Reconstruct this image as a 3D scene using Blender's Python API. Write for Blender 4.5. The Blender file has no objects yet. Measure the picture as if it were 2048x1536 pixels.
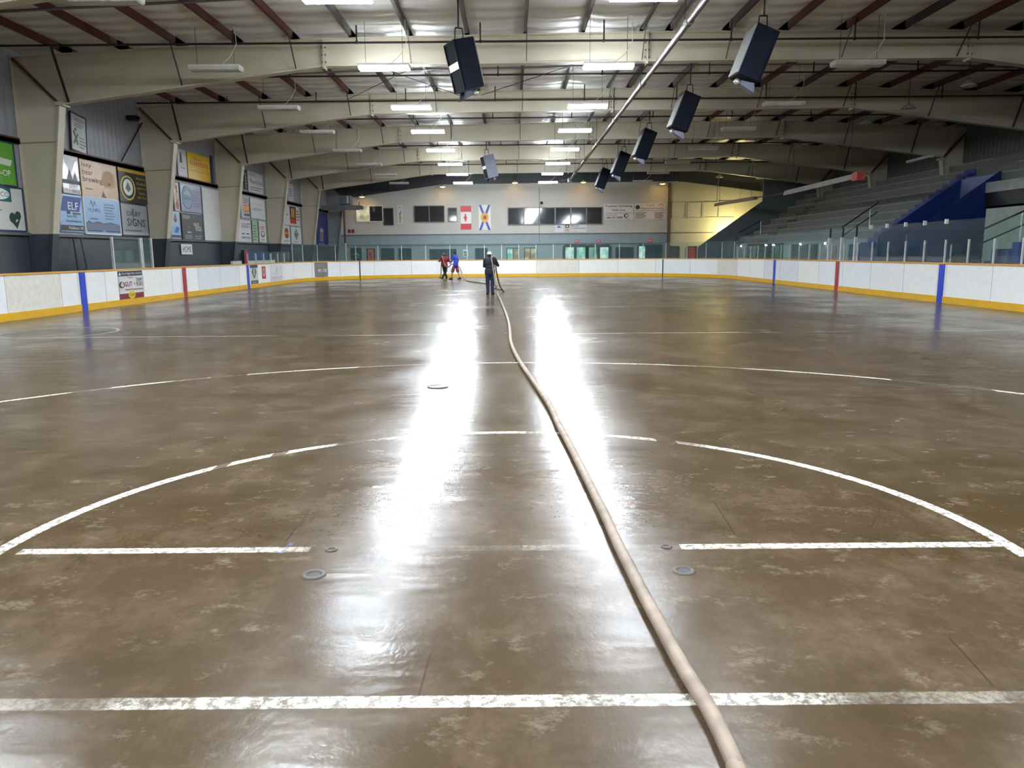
import bpy, math, random
from mathutils import Vector as V, Matrix
random.seed(7)
sc = bpy.context.scene
COL = sc.collection
H = 1.6; F = 1535.0
PIT, ROL = math.radians(9.673), math.radians(-0.437)
# ---------------------------------------------------------------- camera
fw = V((0, math.cos(PIT), -math.sin(PIT))); up0 = V((0, math.sin(PIT), math.cos(PIT))); rt0 = V((1, 0, 0))
rt = rt0*math.cos(ROL) + up0*math.sin(ROL); upv = up0*math.cos(ROL) - rt0*math.sin(ROL)
cam = bpy.data.cameras.new('camera'); camo = bpy.data.objects.new('camera', cam); COL.objects.link(camo)
cam.sensor_width = 36; cam.sensor_fit = 'HORIZONTAL'; cam.lens = F/2048*36; cam.clip_end = 300; cam.clip_start = .05
M = Matrix((rt, upv, -fw)).transposed().to_4x4(); M.translation = V((0, 0, H)); camo.matrix_world = M
sc.camera = camo

def ray(x, y): return fw + rt*((x-1024)/F) - upv*((y-768)/F)
def onX(x, y, X):
    d = ray(x, y); t = X/d.x; return d.y*t, d.z*t+H          # (Y, z)
def onY(x, y, Y):
    d = ray(x, y); t = Y/d.y; return d.x*t, d.z*t+H          # (X, z)
def onZ(x, y, z=0):
    d = ray(x, y); t = (z-H)/d.z; return d.x*t, d.y*t        # (X, Y)

# ---------------------------------------------------------------- materials
def lin(c):
    return tuple(((v/255)/12.92 if v/255 <= .04045 else ((v/255+.055)/1.055)**2.4) for v in c)+(1,)
_M = {}
def mat(name, c, rough=.5, metal=0, var=.12, scale=3, bump=0, spec=.5):
    if name in _M: return _M[name]
    m = bpy.data.materials.new(name); m.use_nodes = True; nt = m.node_tree; b = nt.nodes['Principled BSDF']
    b.inputs['Roughness'].default_value = rough; b.inputs['Metallic'].default_value = metal
    b.inputs['Specular IOR Level'].default_value = spec
    tc = nt.nodes.new('ShaderNodeTexCoord'); n = nt.nodes.new('ShaderNodeTexNoise')
    n.inputs['Scale'].default_value = scale; n.inputs['Detail'].default_value = 3
    nt.links.new(tc.outputs['Object'], n.inputs['Vector'])
    r = nt.nodes.new('ShaderNodeValToRGB'); L = lin(c)
    r.color_ramp.elements[0].position = .3; r.color_ramp.elements[1].position = .7
    r.color_ramp.elements[0].color = tuple(v*(1-var) for v in L[:3])+(1,)
    r.color_ramp.elements[1].color = tuple(min(1, v*(1+var)) for v in L[:3])+(1,)
    nt.links.new(n.outputs['Fac'], r.inputs['Fac']); nt.links.new(r.outputs['Color'], b.inputs['Base Color'])
    if bump:
        bp = nt.nodes.new('ShaderNodeBump'); bp.inputs['Strength'].default_value = bump; bp.inputs['Distance'].default_value = .02
        nt.links.new(n.outputs['Fac'], bp.inputs['Height']); nt.links.new(bp.outputs['Normal'], b.inputs['Normal'])
    _M[name] = m; return m
def emit(name, c, s, noise=0, c2=None, scale=3):
    if name in _M: return _M[name]
    m = bpy.data.materials.new(name); m.use_nodes = True; nt = m.node_tree; nt.nodes.clear()
    o = nt.nodes.new('ShaderNodeOutputMaterial'); e = nt.nodes.new('ShaderNodeEmission')
    e.inputs['Strength'].default_value = s; e.inputs['Color'].default_value = lin(c)
    if c2:
        tc = nt.nodes.new('ShaderNodeTexCoord'); n = nt.nodes.new('ShaderNodeTexNoise'); n.inputs['Scale'].default_value = scale
        nt.links.new(tc.outputs['Object'], n.inputs['Vector']); r = nt.nodes.new('ShaderNodeValToRGB')
        r.color_ramp.elements[0].position = .42; r.color_ramp.elements[1].position = .6
        r.color_ramp.elements[0].color = lin(c); r.color_ramp.elements[1].color = lin(c2)
        nt.links.new(n.outputs['Fac'], r.inputs['Fac']); nt.links.new(r.outputs['Color'], e.inputs['Color'])
    nt.links.new(e.outputs[0], o.inputs[0]); _M[name] = m; return m
def glass(name, tint, refl=1.45):
    if name in _M: return _M[name]
    m = bpy.data.materials.new(name); m.use_nodes = True; nt = m.node_tree; nt.nodes.clear()
    o = nt.nodes.new('ShaderNodeOutputMaterial'); t = nt.nodes.new('ShaderNodeBsdfTransparent'); g = nt.nodes.new('ShaderNodeBsdfGlossy')
    d = nt.nodes.new('ShaderNodeBsdfDiffuse'); d.inputs['Color'].default_value = (.45, .58, .56, 1)
    m2 = nt.nodes.new('ShaderNodeMixShader'); m2.inputs[0].default_value = .035
    t.inputs['Color'].default_value = tint; g.inputs['Roughness'].default_value = .03
    f = nt.nodes.new('ShaderNodeFresnel'); f.inputs['IOR'].default_value = refl; mx = nt.nodes.new('ShaderNodeMixShader')
    nt.links.new(t.outputs[0], m2.inputs[1]); nt.links.new(d.outputs[0], m2.inputs[2])
    gg = nt.nodes.new('ShaderNodeNewGeometry'); mm = nt.nodes.new('ShaderNodeMath'); mm.operation = 'SUBTRACT'; mm.use_clamp = True
    nt.links.new(f.outputs[0], mm.inputs[0]); nt.links.new(gg.outputs['Backfacing'], mm.inputs[1])       # reflect at the front face only
    nt.links.new(mm.outputs[0], mx.inputs[0]); nt.links.new(m2.outputs[0], mx.inputs[1]); nt.links.new(g.outputs[0], mx.inputs[2])
    nt.links.new(mx.outputs[0], o.inputs[0]); _M[name] = m; return m

# ---------------------------------------------------------------- mesh builder
_T = {}
def text_geo(s, bold):
    k = (s, bold)
    if k not in _T:
        cu = bpy.data.curves.new('t', 'FONT'); cu.body = s; cu.resolution_u = 2; cu.fill_mode = 'FRONT'
        if bold and 'M' not in s: cu.offset = .006
        ob = bpy.data.objects.new('t', cu)
        me = bpy.data.meshes.new_from_object(ob)
        vs = [v.co.copy() for v in me.vertices]; fs = [tuple(p.vertices) for p in me.polygons]
        if vs:
            x0 = min(v.x for v in vs); x1 = max(v.x for v in vs); y0 = min(v.y for v in vs); y1 = max(v.y for v in vs)
            vs = [((v.x-x0)/(x1-x0+1e-9), (v.y-y0)/(y1-y0+1e-9)) for v in vs]
        _T[k] = (vs, fs); bpy.data.objects.remove(ob); bpy.data.meshes.remove(me)
    return _T[k]
class MB:
    def __init__(s): s.v = []; s.f = []; s.mi = []; s.mats = []
    def m(s, ma):
        if ma not in s.mats: s.mats.append(ma)
        return s.mats.index(ma)
    def add(s, vs, fs, ma):
        n = len(s.v); s.v += [tuple(v) for v in vs]; i = s.m(ma)
        for f in fs: s.f.append(tuple(n+k for k in f)); s.mi.append(i)
        return s
    def box(s, a, b, ma):
        x0, y0, z0 = (min(a[i], b[i]) for i in range(3)); x1, y1, z1 = (max(a[i], b[i]) for i in range(3))
        return s.add([(x0,y0,z0),(x1,y0,z0),(x1,y1,z0),(x0,y1,z0),(x0,y0,z1),(x1,y0,z1),(x1,y1,z1),(x0,y1,z1)],
                     [(0,3,2,1),(4,5,6,7),(0,1,5,4),(1,2,6,5),(2,3,7,6),(3,0,4,7)], ma)
    def bar(s, p, q, w, h, ma, up=(0, 0, 1)):
        p, q = V(p), V(q); d = (q-p).normalized(); u = V(up)
        if abs(d.dot(u)) > .99: u = V((0, 1, 0))
        a = d.cross(u).normalized()*w/2; b = a.cross(d).normalized()*h/2
        vs = [p-a-b, p+a-b, p+a+b, p-a+b, q-a-b, q+a-b, q+a+b, q-a+b]
        return s.add(vs, [(0,1,2,3),(7,6,5,4),(0,4,5,1),(1,5,6,2),(2,6,7,3),(3,7,4,0)], ma)
    def prism(s, poly, off, ma):
        n = len(poly); off = V(off); a = [V(p) for p in poly]; b = [p+off for p in a]
        return s.add(a+b, [tuple(range(n))[::-1], tuple(range(n, 2*n))]+[(i, (i+1) % n, n+(i+1) % n, n+i) for i in range(n)], ma)
    def xz(s, poly, y0, y1, ma): return s.prism([(x, y0, z) for x, z in poly], (0, y1-y0, 0), ma)
    def tube(s, pts, r, ma, n=8):
        pts = [V(p) for p in pts]; k = len(pts); rs = r if isinstance(r, (list, tuple)) else [r]*k
        vs = []; fs = []; ref = None
        for i, p in enumerate(pts):
            t = (pts[min(i+1, k-1)]-pts[max(i-1, 0)]).normalized()
            if ref is None: ref = V((0, 0, 1)) if abs(t.z) < .9 else V((1, 0, 0))
            a = t.cross(ref).normalized(); b = a.cross(t); ref = b if b.length > .5 else ref
            for j in range(n):
                th = 2*math.pi*j/n; vs.append(p+(a*math.cos(th)+b*math.sin(th))*rs[i])
        for i in range(k-1):
            for j in range(n): fs.append((i*n+j, i*n+(j+1) % n, (i+1)*n+(j+1) % n, (i+1)*n+j))
        fs.append(tuple(range(n))); fs.append(tuple(range((k-1)*n, k*n))[::-1])
        return s.add(vs, fs, ma)
    def lathe(s, prof, c, ma, n=16, cap=True):
        vs = []; fs = []; k = len(prof)
        for r, z in prof:
            for j in range(n):
                th = 2*math.pi*j/n; vs.append((c[0]+r*math.cos(th), c[1]+r*math.sin(th), c[2]+z))
        for i in range(k-1):
            for j in range(n): fs.append((i*n+j, i*n+(j+1) % n, (i+1)*n+(j+1) % n, (i+1)*n+j))
        if cap: fs.append(tuple(range(n))[::-1]); fs.append(tuple(range((k-1)*n, k*n)))
        return s.add(vs, fs, ma)
    def ell(s, c, r, ma, rot=None, n=14, k=9):
        vs = []; fs = []; c = V(c); R = rot or Matrix.Identity(3)
        for i in range(1, k):
            ph = math.pi*i/k
            for j in range(n):
                th = 2*math.pi*j/n
                vs.append(c+R@V((r[0]*math.sin(ph)*math.cos(th), r[1]*math.sin(ph)*math.sin(th), r[2]*math.cos(ph))))
        vs.append(c+R@V((0, 0, r[2]))); vs.append(c-R@V((0, 0, r[2]))); N = len(vs)
        for i in range(k-2):
            for j in range(n): fs.append((i*n+j, (i+1)*n+j, (i+1)*n+(j+1) % n, i*n+(j+1) % n))
        for j in range(n):
            fs.append((N-2, j, (j+1) % n)); fs.append((N-1, (k-2)*n+(j+1) % n, (k-2)*n+j))
        return s.add(vs, fs, ma)
    def limb(s, pts, rs, ma, n=10):
        for i in range(len(pts)-1): s.tube([pts[i], V(pts[i]).lerp(V(pts[i+1]), .5), pts[i+1]], [rs[i], (rs[i]+rs[i+1])/2, rs[i+1]], ma, n)
        for p, r in zip(pts, rs): s.ell(p, (r, r, r), ma, n=n, k=7)
        return s
    def text(s, t, o, u, v, w, h, ma, bold=True):
        vs, fs = text_geo(t, bold); o, u, v = V(o), V(u), V(v)
        return s.add([o+u*(a*w)+v*(b*h) for a, b in vs], fs, ma)
    def build(s, name, parent=None, smooth=False, loc=None):
        me = bpy.data.meshes.new(name); c = V(loc) if loc is not None else V((0, 0, 0))
        me.from_pydata([tuple(V(p)-c) for p in s.v] if loc is not None else s.v, [], s.f)
        for ma in s.mats: me.materials.append(ma)
        me.polygons.foreach_set('material_index', s.mi)
        if smooth: me.polygons.foreach_set('use_smooth', [True]*len(s.f))
        me.update(); o = bpy.data.objects.new(name, me); COL.objects.link(o)
        if loc is not None: o.location = c
        if parent is not None:
            o.parent = parent; o.matrix_parent_inverse = Matrix.Translation(-parent.location) if parent.location.length else Matrix.Identity(4)
            if loc is None and parent.get('_local'): o.matrix_parent_inverse = Matrix.Identity(4)
        return o
def thing(name, label, cat, loc=(0, 0, 0), group=None, local=False):
    o = bpy.data.objects.new(name, None); COL.objects.link(o); o.location = loc; o.empty_display_size = .2
    o['label'] = label; o['category'] = cat
    if group: o['group'] = group
    if local: o['_local'] = 1
    return o
def tag(o, label, cat, group=None):
    o['label'] = label; o['category'] = cat
    if group: o['group'] = group
    return o
def struct(o): o['kind'] = 'structure'; return o
def dup(root, loc, label):
    r = root.copy(); COL.objects.link(r); r.location = loc; r['label'] = label
    for ch in list(root.children):
        c = ch.copy(); COL.objects.link(c); c.parent = r
        for g in list(ch.children):
            d = g.copy(); COL.objects.link(d); d.parent = c
    return r
ORD = ['nearest', 'second', 'third', 'fourth', 'fifth', 'sixth', 'seventh', 'eighth', 'ninth', 'tenth', 'eleventh', 'twelfth',
       'thirteenth', 'fourteenth', 'fifteenth', 'sixteenth', 'seventeenth', 'eighteenth', 'nineteenth', 'twentieth',
       'twenty-first', 'twenty-second', 'twenty-third', 'twenty-fourth']

cream = mat('cream_paint', (190, 182, 160), .45, var=.05, scale=1.2)
creamD = mat('grey_column_paint', (128, 132, 136), .5)
dkgrey = mat('dark_grey_paint', (62, 66, 74), .5)
sidingG = mat('grey_siding', (150, 152, 156), .5)
maroon = mat('maroon_primer', (84, 34, 36), .5)
galv = mat('dull_steel', (110, 106, 108), .45, .3)
purl = mat('purple_primer', (62, 46, 56), .5)
black = mat('black_paint', (20, 20, 22), .5)
pipeB = mat('dark_brown_pipe', (34, 26, 24), .45)
white = mat('white_plastic', (222, 222, 218), .35, var=.03)
steel = mat('galvanised_pipe', (92, 86, 78), .45, .3)
navy = mat('navy_cabinet', (13, 15, 31), .75, spec=.2)
alu = mat('aluminium_post', (200, 205, 205), .35, .3)
pane_clear = glass('clear_shield', (.88, .94, .925, 1))

# ---------------------------------------------------------------- floor
def floor_material():
    m = bpy.data.materials.new('wet_concrete'); m.use_nodes = True; nt = m.node_tree; b = nt.nodes['Principled BSDF']; L = nt.links
    def nd(t, **k):
        n = nt.nodes.new(t)
        for a, v in k.items(): setattr(n, a, v)
        return n
    def mth(op, a, b_=None, c=None, clamp=False):
        n = nd('ShaderNodeMath', operation=op); n.use_clamp = clamp
        for i, x in enumerate((a, b_, c)):
            if x is None: continue
            if isinstance(x, (int, float)): n.inputs[i].default_value = x
            else: L.new(x, n.inputs[i])
        return n.outputs[0]
    geo = nd('ShaderNodeNewGeometry'); sep = nd('ShaderNodeSeparateXYZ'); L.new(geo.outputs['Position'], sep.inputs[0])
    X, Y = sep.outputs[0], sep.outputs[1]
    def noise(sc_, det=5, stretch=None, rough=.6, dist=0):
        n = nd('ShaderNodeTexNoise'); n.inputs['Scale'].default_value = sc_; n.inputs['Detail'].default_value = det; n.inputs['Roughness'].default_value = rough
        n.inputs['Distortion'].default_value = dist
        if stretch:
            mp = nd('ShaderNodeMapping'); mp.inputs['Scale'].default_value = stretch[:3]
            if len(stretch) > 3: mp.inputs['Rotation'].default_value = (0, 0, stretch[3])
            L.new(geo.outputs['Position'], mp.inputs[0]); L.new(mp.outputs[0], n.inputs['Vector'])
        else: L.new(geo.outputs['Position'], n.inputs['Vector'])
        return n.outputs['Fac']
    def ramp(f, p0, c0, p1, c1):
        r = nd('ShaderNodeValToRGB'); e = r.color_ramp.elements; e[0].position = p0; e[0].color = c0; e[1].position = p1; e[1].color = c1
        L.new(f, r.inputs[0]); return r.outputs[0]
    def mix(f, a, b_):
        n = nd('ShaderNodeMix', data_type='RGBA')
        if isinstance(f, (int, float)): n.inputs[0].default_value = f
        else: L.new(f, n.inputs[0])
        for i, x in ((6, a), (7, b_)):
            if isinstance(x, tuple): n.inputs[i].default_value = x
            else: L.new(x, n.inputs[i])
        return n.outputs[2]
    big = noise(.35, 2); med = noise(2.2, 6, (1, .7, 1), .72); fine = noise(14, 4, None, .7)
    col = ramp(big, .34, lin((67, 53, 32)), .66, lin((78, 64, 49)))
    col = mix(mth('MULTIPLY', ramp(med,   .46, (0, 0, 0, 1), .74, (1, 1, 1, 1)), .55), col, lin((110, 95, 78)))
    pale = noise(3.4, 6, (1, 1.4, 1, .5), .8)
    col = mix(mth('MULTIPLY', ramp(pale, .56, (0, 0, 0, 1), .76, (1, 1, 1, 1)), .5), col, lin((156, 143, 127)))
    dark = noise(1.0, 4, (1, 1.3, 1), .66)
    col = mix(mth('MULTIPLY', ramp(dark, .54, (0, 0, 0, 1), .66, (1, 1, 1, 1)), .5), col, lin((58, 46, 30)))
    col = mix(mth('MULTIPLY', ramp(fine, .45, (0, 0, 0, 1), .75, (1, 1, 1, 1)), .25), col, lin((50, 42, 32)))
    # painted lines, worn
    ssm = lambda d, w: mth('SUBTRACT', 1.0, mth('MULTIPLY', mth('SUBTRACT', d, w), 160, clamp=True), clamp=True)
    wob = mth('MULTIPLY', mth('SUBTRACT', fine, .5), .012)
    ab = lambda x: mth('ABSOLUTE', x)
    def circ(cx, cy, r):
        dx = mth('SUBTRACT', X, cx); dy = mth('SUBTRACT', Y, cy)
        return ab(mth('SUBTRACT', mth('SQRT', mth('ADD', mth('MULTIPLY', dx, dx), mth('MULTIPLY', dy, dy))), mth('ADD', wob, r)))
    gt = lambda a, v: mth('GREATER_THAN', a, v)
    def rng(a, b, keep): return mth('SUBTRACT', 1.0, mth('MULTIPLY', mth('MULTIPLY', gt(X, a), mth('LESS_THAN', X, b)), 1-keep))
    l1 = ssm(ab(mth('SUBTRACT', Y, mth('ADD', wob, 2.55))), .034)
    l2 = mth('MULTIPLY', ssm(ab(mth('SUBTRACT', Y, mth('ADD', wob, 4.015))), .034), mth('LESS_THAN', ab(X), 2.72))
    a1 = mth('MULTIPLY', ssm(circ(-.06, 4.0, 2.78), .038), gt(Y, 3.84))
    a2 = mth('MULTIPLY', ssm(circ(0, 4.0, 7.27), .035), gt(Y, 4.0))
    l2 = mth('MULTIPLY', l2, rng(-1.12, -.85, 0)); l2 = mth('MULTIPLY', l2, rng(-.85, .05, .16)); l2 = mth('MULTIPLY', l2, rng(.5, .92, .05)); l2 = mth('MULTIPLY', l2, rng(.05, .5, .45))
    for q in ((-1.5, -.62, .3), (.12, .72, .25), (1.24, 1.4, 0), (-2.28, -2.2, .1), (-1.95, -1.85, .1)): a1 = mth('MULTIPLY', a1, rng(*q))
    for q in ((4.75, 5.55, .1), (-2.2, -.45, .25), (-4.0, -3.6, .1), (-5.25, -4.95, .2)): a2 = mth('MULTIPLY', a2, rng(*q))
    l1 = mth('MULTIPLY', l1, mth('ADD', .35, mth('MULTIPLY', ramp(med, .42, (0, 0, 0, 1), .52, (1, 1, 1, 1)), .65)))
    w1 = ramp(noise(.55, 2), .42, (0, 0, 0, 1), .5, (1, 1, 1, 1)); w2 = ramp(noise(26, 3, None, .75), .43, (0, 0, 0, 1), .54, (1, 1, 1, 1))
    wear = mth('MULTIPLY', mth('ADD', .12, mth('MULTIPLY', w1, .88)), mth('ADD', .2, mth('MULTIPLY', w2, .8)))
    wearb = mth('ADD', wear, .05, clamp=True)
    ln = mth('MULTIPLY', mth('MAXIMUM', mth('MAXIMUM', l1, l2), mth('MAXIMUM', a1, a2)), wearb)
    a3 = mth('MULTIPLY', ssm(circ(-9.7, 16.4, 1.15), .03), .35)
    l3 = mth('MULTIPLY', ssm(ab(mth('SUBTRACT', Y, 15.35)), .035), mth('MULTIPLY', w1, .35))
    l4 = mth('MULTIPLY', ssm(ab(mth('SUBTRACT', Y, 23.0)), .06), mth('MULTIPLY', w1, .25))
    ln = mth('MAXIMUM', ln, mth('MAXIMUM', a3, mth('MAXIMUM', l3, l4)))
    col = mix(ln, col, lin((226, 222, 210)))
    # dark scratches left by skates and a dab of blue paint
    def seg(x0, y0, x1, y1, w):
        dx, dy = x1-x0, y1-y0; l2_ = dx*dx+dy*dy
        t = mth('DIVIDE', mth('ADD', mth('MULTIPLY', mth('SUBTRACT', X, x0), dx), mth('MULTIPLY', mth('SUBTRACT', Y, y0), dy)), l2_, clamp=True)
        ex = mth('SUBTRACT', X, mth('MULTIPLY_ADD', t, dx, x0)); ey = mth('SUBTRACT', Y, mth('MULTIPLY_ADD', t, dy, y0))
        return mth('SUBTRACT', 1.0, mth('MULTIPLY', mth('SUBTRACT', mth('SQRT', mth('ADD', mth('MULTIPLY', ex, ex), mth('MULTIPLY', ey, ey))), w), 400, clamp=True))
    s = None
    for (px0, py0, px1, py1) in ((620, 1022, 572, 1082), (1428, 1003, 1470, 1070), (1775, 985, 1745, 1050), (1898, 1275, 1985, 1370), (860, 1310, 838, 1390)):
        x0, y0 = onZ(px0, py0); x1, y1 = onZ(px1, py1); q = seg(x0, y0, x1, y1, .003); s = q if s is None else mth('MAXIMUM', s, q)
    col = mix(mth('MULTIPLY', s, .7), col, lin((48, 40, 32)))
    x0, y0 = onZ(562, 1105); x1, y1 = onZ(585, 1085)
    col = mix(mth('MULTIPLY', mth('MULTIPLY', seg(x0, y0, x1, y1, .012), w2), .5), col, lin((90, 120, 160)))
    L.new(col, b.inputs['Base Color'])
    # wetness: roughness patches, fine pebbling and slow ripples
    wet = noise(.5, 3, (1, .8, 1), .6); wet2 = noise(5, 3, (.6, 1.6, 1), .65)
    rg = mth('ADD', mth('MULTIPLY', ramp(wet, .35, (0, 0, 0, 1), .65, (1, 1, 1, 1)), FR1), mth('MULTIPLY', wet2, .08))
    L.new(mth('ADD', rg, FR0), b.inputs['Roughness'])
    b.inputs['IOR'].default_value = 1.33; b.inputs['Specular IOR Level'].default_value = .3
    h = mth('ADD', mth('MULTIPLY', noise(36, 2, (1, .7, 1), .6), .0012), mth('MULTIPLY', noise(2.6, 2, (.5, 1.5, 1)), .008))
    bp = nd('ShaderNodeBump'); bp.inputs['Strength'].default_value = FB; bp.inputs['Distance'].default_value = 1.0
    L.new(h, bp.inputs['Height']); L.new(bp.outputs[0], b.inputs['Normal'])
    return m
FR0, FR1, FB = .12, .12, .6
XL, XR, YB, YE = -14.37, 22.05, -9.0, 61.85
mb = MB(); mb.box((XL-.3, YB-.3, -.25), (XR+.3, YE+.3, 0), floor_material()); struct(mb.build('floor'))

# ---------------------------------------------------------------- roof profile
RP = [(-14.7, 7.28), (-5.33, 7.68), (3.95, 7.80), (13.2, 7.78), (22.2, 7.46)]
def ztop(x):
    for (a, za), (b, zb) in zip(RP, RP[1:]):
        if x <= b: return za+(zb-za)*(x-a)/(b-a)
    return RP[-1][1]
BP = [(-13.03, 5.94), (-5.33, 6.95), (3.95, 7.02), (13.2, 7.05), (21.05, 6.04)]
def zbot(x):
    for (a, za), (b, zb) in zip(BP, BP[1:]):
        if x <= b: return za+(zb-za)*(x-a)/(b-a)
    return BP[-1][1]
PX = sorted([4.18+sgn*(.38+1.657*i) for sgn in (1, -1) for i in range(11)])
PD = .33

# ceiling: white insulation sagging between purlins
def ceiling_material():
    m = bpy.data.materials.new('roof_insulation'); m.use_nodes = True; nt = m.node_tree; b = nt.nodes['Principled BSDF']; L = nt.links
    b.inputs['Roughness'].default_value = .32
    g = nt.nodes.new('ShaderNodeNewGeometry'); mp = nt.nodes.new('ShaderNodeMapping'); mp.inputs['Scale'].default_value = (.12, 1, 1)
    L.new(g.outputs['Position'], mp.inputs[0])
    w = nt.nodes.new('ShaderNodeTexWave'); w.bands_direction = 'Y'; w.inputs['Scale'].default_value = .42; w.inputs['Distortion'].default_value = 2.5; w.inputs['Detail'].default_value = 3
    L.new(mp.outputs[0], w.inputs['Vector'])
    n = nt.nodes.new('ShaderNodeTexNoise'); n.inputs['Scale'].default_value = 2; n.inputs['Detail'].default_value = 5; L.new(mp.outputs[0], n.inputs['Vector'])
    r = nt.nodes.new('ShaderNodeValToRGB'); r.color_ramp.elements[0].color = lin((218, 216, 211)); r.color_ramp.elements[1].color = lin((240, 239, 236)); L.new(n.outputs['Fac'], r.inputs[0]); L.new(r.outputs[0], b.inputs['Base Color'])
    bp = nt.nodes.new('ShaderNodeBump'); bp.inputs['Strength'].default_value = .5; bp.inputs['Distance'].default_value = .12
    L.new(w.outputs['Fac'], bp.inputs['Height']); L.new(bp.outputs[0], b.inputs['Normal']); return m
cm = ceiling_material(); vs = []; fs = []
xs = []; edges = [XL-.1]+PX+[XR+.1]
for a, b in zip(edges, edges[1:]):
    for k in range(6): xs.append((a+(b-a)*k/6, math.sin(math.pi*k/6)*.05))
xs.append((XR+.1, 0)); ys = [YB-.2+i*(YE+.4-YB)/60 for i in range(61)]
for y in ys:
    for x, s in xs: vs.append((x, y, ztop(x)+PD-s*(1+.5*math.sin(y*2.3+x))))
nx = len(xs)
for j in range(len(ys)-1):
    for i in range(nx-1): fs.append((j*nx+i, (j+1)*nx+i, (j+1)*nx+i+1, j*nx+i+1))
mb = MB(); mb.add(vs, fs, cm)
c_ = mb.build('ceiling', smooth=True); struct(c_)
sol = c_.modifiers.new('thick', 'SOLIDIFY'); sol.thickness = .12; sol.offset = 1

# ---------------------------------------------------------------- walls
def siding(name, c, axis, scale, var=.05):
    m = mat(name, c, .5, var=var, scale=.8); nt = m.node_tree; L = nt.links; b = nt.nodes['Principled BSDF']
    g = nt.nodes.new('ShaderNodeNewGeometry'); w = nt.nodes.new('ShaderNodeTexWave'); w.bands_direction = axis; w.inputs['Scale'].default_value = scale; w.wave_profile = 'SIN'
    L.new(g.outputs['Position'], w.inputs['Vector']); bp = nt.nodes.new('ShaderNodeBump'); bp.inputs['Strength'].default_value = .25; bp.inputs['Distance'].default_value = .04
    L.new(w.outputs['Fac'], bp.inputs['Height']); L.new(bp.outputs[0], b.inputs['Normal']); return m
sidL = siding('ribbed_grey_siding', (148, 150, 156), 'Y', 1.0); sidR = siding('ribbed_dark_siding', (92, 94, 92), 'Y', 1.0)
mb = MB(); mb.box((XL-.2, YB, 2.28), (XL, YE, 7.75), sidL); mb.box((XL-.2, YB, 0), (XL, YE, 2.28), dkgrey); struct(mb.build('wall_left'))
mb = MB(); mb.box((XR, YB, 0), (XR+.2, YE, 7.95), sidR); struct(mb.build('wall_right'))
mb = MB(); mb.box((XL-.2, YB-.2, 0), (XR+.2, YB, 8.2), sidingG); struct(mb.build('wall_back'))
wallU = siding('cream_wall_panels', (186, 182, 174), 'X', .11, .03); wallD = mat('blue_grey_wall', (136, 148, 152), .5, var=.04)
XS = onY(1338, 420, YE)[0]
mb = MB(); mb.box((XL, YE, 3.1), (XS, YE+.2, 8.3), wallU); mb.box((XL, YE, 0), (XS, YE+.2, 3.1), wallD)
mb.box((XS, YE, 0), (XR, YE+.2, 8.3), mat('yellowish_wall', (184, 180, 160), .5, var=.04)); struct(mb.build('wall_far'))
mb = MB(); mb.box((XL+1, YE-.05, 3.06), (XR-5, YE, 3.13), mat('grey_trim', (96, 100, 104))); struct(mb.build('trim_1'))
mb = MB(); mb.box((XL+1, YE-.12, 2.28), (XS, YE, 2.36), mat('blue_trim', (110, 122, 128))); struct(mb.build('trim_2'))
mb = MB(); mb.box((XS-.12, YE-.2, 0), (XS+.1, YE, 6.9), mat('brown_post', (92, 76, 62))); struct(mb.build('trim_3'))
# wall mouldings on the yellowish part of the far wall
for i, (xl, xr, yt, yb) in enumerate(((1345, 1372, 406, 436), (1376, 1404, 406, 436), (1407, 1436, 405, 435), (1438, 1468, 405, 435), (1436, 1478, 374, 403))):
    a = onY(xl, yt, YE); b = onY(xr, yb, YE); mb = MB(); tm = _M['yellowish_wall']
    for p, q in (((a[0], b[1]), (b[0], b[1])), ((a[0], a[1]), (b[0], a[1])), ((a[0], b[1]), (a[0], a[1])), ((b[0], b[1]), (b[0], a[1]))):
        mb.bar((p[0], YE-.02, p[1]), (q[0], YE-.02, q[1]), .06, .06, tm)
    struct(mb.build('trim_%d' % (i+4)))

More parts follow.
